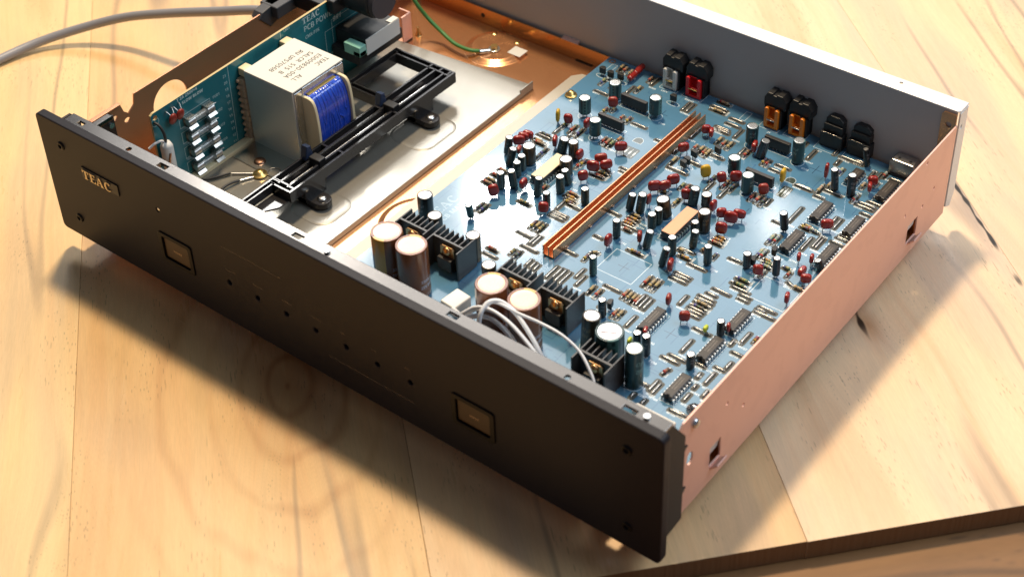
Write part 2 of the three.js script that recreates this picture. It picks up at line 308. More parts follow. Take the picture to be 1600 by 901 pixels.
{ // floor, with the slot near the front edge, the raised foot ring and the rear upstand
  const f = poly([[9.3, 8.3], [431.9, 8.3], [431.9, 321.3], [9.3, 321.3]]);
  hole(f, rect(398, 405, 13, 19));
  part('chassis_floor', flat(f, 1), MAT.copperFloor, 0, 8, 0);
  part('rear_upstand', span(20, 421, 9.2, 21.6, -321.4, -320.4, 0.2), MAT.upstand, 0, 0, 0);
  part('foot_boss', new THREE.LatheGeometry([[0, 2.4], [16.5, 2.4], [17.4, 2.25], [21.4, 0.3], [22.6, 0]].map((q) => new THREE.Vector2(...q)), 64), MAT.copperFloor, 106.5, 9.02, -299.5);
  part('foot_boss', new THREE.LatheGeometry([[0, 1.4], [21, 1.4], [22.4, 1.2], [25, 0.1], [25.6, 0]].map((q) => new THREE.Vector2(...q)), 64), MAT.copperFloor, 187, 9.02, -122);
  part('sticker', span(118, 128.6, 11.42, 11.62, -307, -297.4), MAT.paper, 0, 0, 0).rotation.y = 0;
  for (const [x, z] of [[95.9, -311], [116, -311]]) part('rivet', new THREE.SphereGeometry(2.4, 16, 8, 0, 7, 0, 1.3).scale(1, 0.5, 1), MAT.brass, x, 11, z);
  const tab = unit('upstand_tab', 154.5, 0, -321);
  part('tab_plate', at(flat(hole(poly([[-7, 0], [7, 0], [6, 6.5], [2, 9], [-2, 9], [-6, 6.5]]), ring(0, 4.4, 1.5)), 1), 0, 0, 0).rotateX(0.35), MAT.copper, 0, 21, 0.4, tab);
  part('upstand_slot', span(160, 174, 9.1, 9.2, -320.2, -319.2), MAT.black, 0, 0, 0);
  part('upstand_hole', cyl(1.7, 0.2, 16).rotateX(Math.PI / 2), MAT.black, 78.5, 15.7, -320.3);
  // rear sheet, folded back along its top and right edges
  const r = unit('rear_panel', 0, 0, 0);
  part('rear_sheet', span(8, 431.4, 1, 74.4, -324.6, -323.4), MAT.rear, 0, 0, 0, r);
  const fl = flat(hole(poly([[8, 323.5], [431.6, 323.5], [433, 324.8], [433, 335.3], [8, 335.3]]), ring(391.6, 331.2, 1.1)), 1.1, 0.3);
  part('rear_flange', fl, MAT.flange, 0, 74.2, 0, r);
  part('rear_flange', upright(hole(poly([[324.9, 4], [331, 1], [335.3, 9], [335.3, 73.4], [324.9, 73.4]]), ring(328.6, 62, 1.1, 1.6)), 1.1, 0.3), MAT.flange, 432, 0, 0, r);
  part('corner_tab', extr(hole(poly([[422.6, 38], [431.9, 38], [431.9, 73], [424, 73], [422.6, 71]]), ring(427.6, 65, 1.9)), 1), MAT.copperBright, 0, 0, -323.2);
}
{ // tinned sheet under the transport, dished round the bracket feet
  part('base_sheet', flat(poly([[44.8, 17], [157, 17], [157, 272.5], [155, 274], [44.8, 264]]), 1, 0.2), MAT.tin, 0, 12, 0);
  part('base_sheet_fold', span(156.2, 157.2, 9.2, 12.9, -275.5, -17, 0.2), MAT.tin, 0, 0, 0);
  part('base_sheet_fold', span(156.2, 157.2, 12.9, 15.2, -275.5, -262, 0.2), MAT.tin, 0, 0, 0);
  for (const [x0, x1, z0, z1] of [[113, 148, 80, 112], [113, 149, 172, 212]]) part('raised_pad', new THREE.ExtrudeGeometry(poly(rrect(x0, x1, z0, z1, 11, 8)), { depth: 1, bevelEnabled: true, bevelSize: 4, bevelThickness: 1.1, bevelOffset: -4, bevelSegments: 4 }).rotateX(-Math.PI / 2), MAT.tin, 0, 11.4, 0);
  part('shield_sheet', flat(poly([[171, 62], [424, 62], [424, 306], [176, 306], [171, 300]]), 0.8), MAT.shield, 0, 10.6, 0);
}

// ---------------------------------------------------------------- upright teal power board
const TXT = (c, t, x, y, px, fill, extra = '') => { c.fillStyle = fill; c.font = extra + px + 'px ' + (extra.includes('serif') ? '' : 'sans-serif'); c.fillText(t, x, y); };
{
  const L = 200, H = 66.5, Z0 = -48, S = 9;   // z runs from -48 back to -248, y from 8 to 74
  const map = canvas(L * S, H * S, (c, w, h) => {
    c.fillStyle = '#267078'; c.fillRect(0, 0, w, h);
    for (let i = 0; i < 26; i++) { c.fillStyle = ['#2a7880', '#236a72', '#2b7e84'][i % 3]; c.fillRect(rnd() * w, rnd() * h, 60 + rnd() * 260, 30 + rnd() * 120); }
    for (let i = 0; i < 400; i++) { c.fillStyle = `rgba(${150 + rnd() * 80},${190},${190},${0.05 + 0.1 * rnd()})`; c.fillRect(rnd() * w, rnd() * h, 1 + rnd() * 8, 1 + rnd() * 3); }
    const X = (z) => (Z0 - z) * S, Y = (y) => (74 - y) * S, ink = '#d6e2dc';
    c.fillStyle = ink; c.font = 'bold 54px serif'; c.fillText('TEAC', X(-180), Y(67.6));
    c.font = '50px sans-serif'; c.fillText('PCB POWER', X(-180.5), Y(61.6)); c.font = '30px sans-serif'; c.fillText('CMX-P3K ▲', X(-181), Y(56)); c.font = 'italic bold 44px sans-serif'; c.fillText('9Я1', X(-207), Y(56));
    c.font = 'bold 27px sans-serif'; c.fillText('T 2A 250V×4', X(-70), Y(70)); c.fillText('SLOW BLOW', X(-73.5), Y(66.2)); c.font = '24px sans-serif';
    c.strokeStyle = ink; c.lineWidth = 2.5;
    for (let i = 0; i < 4; i++) { const y = 58.6 - i * 11.4; c.strokeRect(X(-69), Y(y), 26 * S, 8 * S); c.fillText('FU0' + (1 + i), X(-97.5), Y(y - 2)); }
    c.beginPath(); c.moveTo(X(-113), 0); c.lineTo(X(-111.5), h); c.stroke(); for (let i = 0; i < 12; i++) c.fillText(String(21 - i), X(-108), Y(66 - i * 5));
    c.beginPath(); c.moveTo(X(-160), 0); c.lineTo(X(-160), Y(50)); c.stroke(); c.fillText('LB01', X(-163), Y(71));
    c.strokeRect(X(-199), Y(52), 40 * S, 18 * S); c.beginPath(); c.moveTo(X(-206), Y(58)); c.lineTo(X(-246), Y(58)); c.moveTo(X(-206), Y(58)); c.lineTo(X(-206), Y(40)); c.stroke();
    c.beginPath(); c.arc(X(-51.5), Y(66), 26, 0, 7); c.stroke();
  });
  const shape = hole(poly([[49, 8.2], [246, 8.2], [246, 74], [51, 73.2], [49, 72]]), ring(52, 69.4, 1.7));
  const g = upright(shape, 1.6), p = g.attributes.position, uv = g.attributes.uv;
  for (let i = 0; i < p.count; i++) uv.setXY(i, (-p.getZ(i) - 48) / L, (p.getY(i) - 8) / H);
  const face = std(1, 1, 1, 0.28, 0, { map, roughnessMap: smudge });
  part('power_board', g, [face, MAT.boardEdge], 41.6, 0, 0);
  part('board_guide', span(43.4, 49, 12.9, 16, -122, -52, 0.4), MAT.cream, 0, 0, 0);
  // four fuses in their clips
  const clip = join([at(box(5, 0.5, 6.4), 2.5, -3, 0), at(box(5, 0.5, 6.4), 2.5, 3, 0), at(box(0.6, 6.4, 6.4), 0.4, 0, 0), at(box(2.2, 0.5, 6.4).rotateZ(0.7), 5.6, 3.5, 0), at(box(2.2, 0.5, 6.4).rotateZ(-0.7), 5.6, -3.5, 0)]);
  const cap = cyl(2.5, 5.4, 16).rotateX(Math.PI / 2), pane = cyl(2.3, 11, 16).rotateX(Math.PI / 2);
  for (let i = 0; i < 4; i++) {
    const f = unit('fuse', 43.3, 55 - i * 11.6, -83);
    for (const s of [-1, 1]) { part('fuse_clip', clip, MAT.clipMetal, 0, 0, s * 8, f); part('end_cap', cap, MAT.solder, 3.2, 0, s * 8, f); }
    part('glass_tube', pane, MAT.glass, 3.2, 0, 0, f);
    part('fuse_wire', bar([3.2, 0, -8], [3.2, 0, 8], 0.25), MAT.solder, 0, 0, 0, f);
  }
  const disc = new THREE.SphereGeometry(1, 18, 12).scale(1.7, 4.2, 3.0);
  for (const z of [-62.3, -68.4]) {
    const d = unit('disc_capacitor', 46.5, 64, z);
    part('capacitor_body', disc, MAT.redBrown, 0, 0, 0, d).rotation.z = -0.25;
    part('lead', join([bar([0, 3.5, -1.4], [-2, 6, -2.4], 0.4), bar([0, 3.5, 1.4], [-2, 5.5, 2.2], 0.4), bar([-2, 6, -2.4], [-3.2, 6, -2.4], 0.4), bar([-2, 5.5, 2.2], [-3.2, 5.5, 2.2], 0.4)]), MAT.solder, 0, 0, 0, d);
  }
  const sleeve = unit('sleeved_wire', 49, 46, -52);
  part('white_sleeve', new THREE.LatheGeometry([[0, 8], [2.6, 8], [4, 5], [4, -14], [0, -14]].map((q) => new THREE.Vector2(...q)), 14), MAT.white, 0, 0, 0, sleeve);
  part('wire', tube([[-5.5, 21, 1.5], [-2, 20, 1], [0.5, 15, 0.5], [0, 7, 0]], 0.9, 20), MAT.wireBlack, 0, 0, 0, sleeve);
  part('wire', tube([[-5.5, 6, 9], [-3, 9, 6], [-1, 9.5, 2], [0, 7, 0]], 0.8, 20), MAT.wireWhite, 0, 0, 0, sleeve);
  part('copper_strand', tube([[3.9, 2, 1], [3.4, -6, 2.8], [3, -14, 3.4]], 0.7, 12), MAT.copperBright, 0, 0, 0, sleeve);
  // round choke, mains switch and cord clamp at the back of the board
  const ch = unit('choke', 49, 77, -222);
  part('choke_body', new THREE.LatheGeometry([[0, 0], [12.6, 0], [13.2, 1], [13.2, 24], [12.2, 25.4], [0, 25.4]].map((q) => new THREE.Vector2(...q)), 40).rotateZ(-Math.PI / 2), MAT.black, 0, 0, 0, ch);
  part('choke_face', cyl(12, 7, 40).rotateZ(Math.PI / 2), MAT.ferrite, 25.6, 0, 0, ch);
  const sw = unit('mains_switch', 0, 0, 0);
  part('switch_body', span(44, 71.6, 41.4, 52, -240, -208, 0.6), MAT.black, 0, 0, 0, sw);
  part('switch_body', span(44, 69, 33, 41.2, -246, -203, 0.6), MAT.blackMatt, 0, 0, 0, sw);
  part('steel_cover', join([span(71.6, 72.2, 40.6, 52.6, -240.5, -207.4), span(67, 72, 52, 52.6, -240.5, -233)]), MAT.paper, 0, 0, 0, sw);
  part('push_rod', join([span(58, 72, 42, 49.6, -207.2, -200.6, 0.5), span(66, 72, 42, 46, -210, -200.6, 0.5)]), MAT.mint, 0, 0, 0, sw);
  const clampPart = unit('cord_clamp', 0, 0, 0);
  part('clamp_jaw', span(0, 16, 60, 69, -208, -184, 1), MAT.ledgePlastic, 0, 0, 0, clampPart);
  part('clamp_wedge', upright(poly([[173, 64], [176, 67.4], [186, 69], [196, 69], [196, 58], [182, 54]]), 8, 0.6), MAT.ledgePlastic, 2.4, 0, 0, clampPart);
  part('clamp_jaw', span(16, 41.4, 62, 73, -216, -200, 1), MAT.black, 0, 0, 0, clampPart);
  part('clamp_jaw', span(43.4, 50, 66, 76, -216, -203, 1), MAT.black, 0, 0, 0, clampPart);
  part('clamp_plug', span(-3, 9, 44, 60, -202, -178, 1.2), MAT.blackMatt, 0, 0, 0, clampPart);
  part('earth_post', new THREE.LatheGeometry([[0, 7], [1, 6.6], [1.2, 3], [1.8, 2.6], [1.9, 0.6], [2.6, 0.4], [2.6, 0]].map((q) => new THREE.Vector2(...q)), 16), MAT.brass, 50.5, 9, -281.5);
  part('board_bracket', join([span(49, 50, 9.1, 31, -276, -266.5), span(40, 50, 9.1, 10.1, -276, -266.5), span(40, 49, 9.1, 31, -276, -275)]), MAT.copper, 0, 0, 0);
}

// ---------------------------------------------------------------- transformer
{
  const t = unit('transformer', 0, 0, 0);
  part('can', span(50, 87.6, 14, 67, -164.5, -121, 0.8), MAT.canSteel, 0, 0, 0, t);
  part('can_front', span(49.8, 91.6, 13.2, 67.4, -120.9, -119.6, 0.3), MAT.canSteel, 0, 0, 0, t);
  for (const [a, b] of [[-120.9, -127.5], [-158, -164.8]]) part('frame_bar', span(87.6, 92.4, 13.2, 66.6, b, a, 0.5), MAT.zinc, 0, 0, 0, t);
  part('frame_bar', span(87.6, 92.6, 61.6, 67.4, -158, -127.6, 0.5), MAT.zinc, 0, 0, 0, t);
  const label = canvas(1024, 900, (c, w, h) => {
    c.fillStyle = '#dedbd0'; c.fillRect(0, 0, w, h); c.fillStyle = '#2a2826'; c.font = 'bold 100px monospace';
    const put = (s, x, y) => c.fillText(s, x, y);
    put('TEAC     ALL', 90, 230); put('E0009830-00A', 90, 360); put('SALCR 515 B', 120, 490); put('UP57056B', 340, 630); c.font = 'bold 96px sans-serif'; put('ЯU', 170, 625);
    c.globalAlpha = 0.16; c.fillStyle = '#f1efe6'; for (let i = 0; i < 900; i++) c.fillRect(rnd() * w, rnd() * h, 2 + rnd() * 10, 2 + rnd() * 4);
    c.globalAlpha = 0.12; c.fillStyle = '#a08c60'; for (let i = 0; i < 60; i++) c.fillRect(rnd() * w, rnd() * h, 2 + rnd() * 14, 1 + rnd() * 3);
  });
  const top = box(42.4, 1.2, 45.6, 0.4), p = top.attributes.position, uv = top.attributes.uv;
  for (let i = 0; i < p.count; i++) uv.setXY(i, p.getZ(i) / 45.6 + 0.5, p.getX(i) / 42.4 + 0.5);
  part('top_label', top, std(1, 1, 1, 0.65, 0, { map: label }), 71, 68.1, -142.4, t);
  for (const z of [-124, -161]) part('bobbin_ear', span(43.8, 51, 62.6, 68.4, z - 3.6, z + 3.6, 0.7), MAT.cream, 0, 0, 0, t);
  // the wound coil bulging out of the frame
  const n = 40, prof = [];
  for (let i = 0; i <= n; i++) { const a = (i / n) * Math.PI; prof.push([88 + 14 * Math.pow(Math.sin(a), 0.38) - 0.2, 38.5 - 22.5 * Math.cos(a)]); }
  const coilShape = poly([[86, 16], ...prof, [86, 61]]);
  const wrap = grainMap(256, 256, (u, v) => 0.5 + 0.3 * fbm(u * 1.2, v * 6, 3) + 0.45 * Math.pow(1 - Math.abs(noise(u * 1.1 + v, v * 5.5)), 8));
  wrap.repeat.set(0.03, 0.03);
  part('coil', at(extr(coilShape, 29, 0.3), 0, 0, -158), std(0.02, 0.08, 0.6, 0.16, 0, { bumpMap: wrap, bumpScale: 0.0018, clearcoat: 1, clearcoatRoughness: 0.1 }), 0, 0, 0, t);
  const fl = []; for (let i = 0; i <= n; i++) { const a = (i / n) * Math.PI; fl.push([88 + 15.6 * Math.pow(Math.sin(a), 0.22), 38.5 - 23.6 * Math.cos(a)]); }
  for (const z of [-129, -160]) part('bobbin_flange', at(extr(poly([[86, 15], ...fl, [86, 62]]), 2.2, 0.5), 0, 0, z), MAT.cream, 0, 0, 0, t);
  part('paper_margin', span(91, 94, 57, 61.4, -156, -131, 0.4), std(0.62, 0.42, 0.12, 0.55), 0, 0, 0, t);
  // row of terminals along the board side
  const lugMat = std(0.52, 0.38, 0.26, 0.6);
  const lug = join([box(5.2, 4.4, 5, 0.5), at(new THREE.SphereGeometry(1.3, 8, 6), -1.6, 0.6, 3)]);
  for (let i = 0; i < 11; i++) part('terminal', lug, lugMat, 46.2, 59 - i * 4.7, -121.2 + 0.25 * (i % 2), t);
  part('foot_plate', flat(hole(poly([[50, 100], [97, 98.5], [97, 120], [50, 120]]), ring(83, 104, 4)), 0.9, 0.2), MAT.steel, 0, 13.1, 0, t);
  const dome = new THREE.LatheGeometry([[0, 1.5], [2.4, 1.4], [3.6, 0.8], [4, 0]].map((q) => new THREE.Vector2(...q)), 20);
  part('mounting_screw', dome, std(0.28, 0.16, 0.11, 0.35, 1), 68, 14, -106, t);
  part('mounting_screw', dome, MAT.steel, 94.5, 14, -104, t);
}
{ // earth tags under a yellow screw
  const washer = new THREE.LatheGeometry([[0, 3.4], [2.2, 3.4], [2.6, 1.6], [4.6, 1.2], [4.8, 0.4], [4.8, 0], [0, 0]].map((q) => new THREE.Vector2(...q)), 24);
  part('earth_screw', washer, MAT.gold, 77.5, 13.4, -96.6);
  part('earth_tag', join([bar([62.5, 14, -86.5], [74, 13.8, -95], 0.8, 8), bar([72, 14, -84.5], [76.5, 13.8, -93], 0.8, 8)]), MAT.bright, 0, 0, 0);
  part('earth_lead', tube([[45, 13.8, -60], [52, 14.5, -66.5], [60, 14.6, -77], [66, 14.6, -88]], 0.9, 24), MAT.wireBlack, 0, 0, 0).position.add(new THREE.Vector3(-0.004, 0, 0.002));
  part('earth_lead', tube([[70, 13.8, -68], [69.5, 15, -73], [70.5, 15.2, -79], [72, 14.4, -84]], 0.9, 20), MAT.wireBlack, 0, 0, 0);
  const ridge = canvas(64, 8, (c) => { c.fillStyle = '#3f7a3c'; c.fillRect(0, 0, 64, 8); c.fillStyle = '#c9c65a'; c.fillRect(0, 0, 64, 2.4); });
  part('ground_wire', tube([[44, 56, -277], [48.1, 45, -278.7], [53.5, 36, -279.7], [59.3, 26, -282.9], [70.7, 18, -283.8], [85.6, 15, -280.8], [98.5, 14.4, -281.5], [103, 13.6, -285]], 1.5, 60, 10), std(1, 1, 1, 0.45, 0, { map: ridge }), 0, 0, 0);
  const eye = unit('ring_terminal', 108.5, 11.7, -295);
  part('terminal_ring', flat(hole(poly(ring(0, 0, 4.2)), ring(0, 0, 1.8)), 0.9, 0.2), MAT.bright, 0, 0, 0, eye);
  part('terminal_barrel', bar([-1, 0.7, 4], [-5, 1.6, 10], 1.9, 10), MAT.bright, 0, 0, 0, eye);
  part('terminal_screw', cyl(2.4, 2.6, 16), MAT.brass, 0, 1.9, 0, eye);
}

// ---------------------------------------------------------------- black transport bracket
{
  const t = unit('transport_bracket', 0, 0, 0);
  const beam = (a, b, c, d, y0 = 24.2, y1 = 32) => part('bracket_beam', span(a, b, y0, y1, c, d, 0.14), MAT.rail, 0, 0, 0, t);
  // two ladder-like rails with webs and a rectangular loop on the left
  beam(122.4, 124.1, -235.2, -78.4); beam(117.6, 119.0, -230, -81.6); beam(110.4, 111.8, -230, -81.6); beam(104.6, 106.0, -228.6, -50);
  beam(108.2, 109.4, -80, -50, 26);
  for (const z of [-79.2, -83, -127, -178, -229.6]) beam(118.9, 122.5, z - 0.8, z + 0.8);
  for (const z of [-79.2, -83, -126, -176]) beam(105.9, 110.5, z - 0.8, z + 0.8);
  beam(106, 119, -79.9, -78.4); beam(106, 119, -84.4, -82.9); beam(105.9, 118, -230.6, -229.2);
  part('bracket_web', span(111.7, 117.7, 25, 26.4, -229.5, -84, 0.2), MAT.rail, 0, 0, 0, t);
  part('bracket_web', span(106, 122.4, 24.4, 25.4, -229.4, -80, 0.2), MAT.black, 0, 0, 0, t).visible = true;
  beam(72.2, 73.4, -235.2, -183); beam(76.2, 77.4, -231, -186.8); beam(73.3, 122.5, -235.2, -233.9); beam(77.3, 105, -230.6, -229.3);
  beam(73.3, 105, -184.2, -183); beam(77.3, 105, -188.2, -187); 
  for (const z of [-186, -232]) { beam(73.3, 76.3, z - 0.6, z + 0.6); }
  for (const x of [105.4, 114, 121]) beam(x - 0.7, x + 0.7, -234, -230.6);
  part('bracket_web', span(73.3, 76.3, 24.6, 25.8, -233.9, -184.2, 0.2), MAT.black, 0, 0, 0, t);
  part('bracket_web', span(76.3, 105, 24.6, 25.8, -187, -184.2, 0.2), MAT.black, 0, 0, 0, t);
  part('bracket_web', span(76.3, 122.5, 24.6, 25.8, -233.9, -230.6, 0.2), MAT.black, 0, 0, 0, t);
  part('bracket_gusset', flat(poly([[109.4, 50], [110, 79], [122.5, 79.4], [122, 70]]), 1.2, 0.2), MAT.rail, 0, 24.3, 0, t);
  part('guide_rod', bar([114.6, 28, -214], [114.6, 28, -88], 1.3, 12), MAT.steel, 0, 0, 0, t);
  for (const z of [-98, -214]) part('grease_blob', new THREE.SphereGeometry(1, 12, 8).scale(1.6, 1.4, 5), std(0.5, 0.52, 0.62, 0.25), 114.3, 27.4, z, t);
  for (const z of [-112, -181]) {
    part('rod_cradle', span(110.6, 119.6, 25, 34.6, z - 3, z + 3, 0.6), MAT.black, 0, 0, 0, t);
    part('latch', at(upright(poly([[-3, 0], [4, 0], [2.4, 8.5], [-1, 9.5]]), 5, 0.6), 104.2, 31, z + 1), std(0.03, 0.045, 0.09, 0.25), 0, 0, 0, t);
  }
  for (const z of [-97, -200]) {
    part('bracket_post', span(112, 123.4, 14.6, 24.4, z - 12, z + 6, 0.5), MAT.rail, 0, 0, 0, t);
    part('bracket_foot', flat(hole(poly([...ring(131, -z + 0, 6, 6, 24).slice(18), ...ring(131, -z, 6, 6, 24).slice(0, 7), [112, -z + 6], [112, -z - 6]]), ring(131, -z, 1.2)), 4, 0.5), MAT.rail, 0, 14.6, 0, t);
    part('foot_screw', new THREE.LatheGeometry([[0, 1.6], [1.4, 1.6], [2.8, 1.1], [3, 0]].map((q) => new THREE.Vector2(...q)), 18), MAT.steel, 131, 18.7, z, t);
  }
}

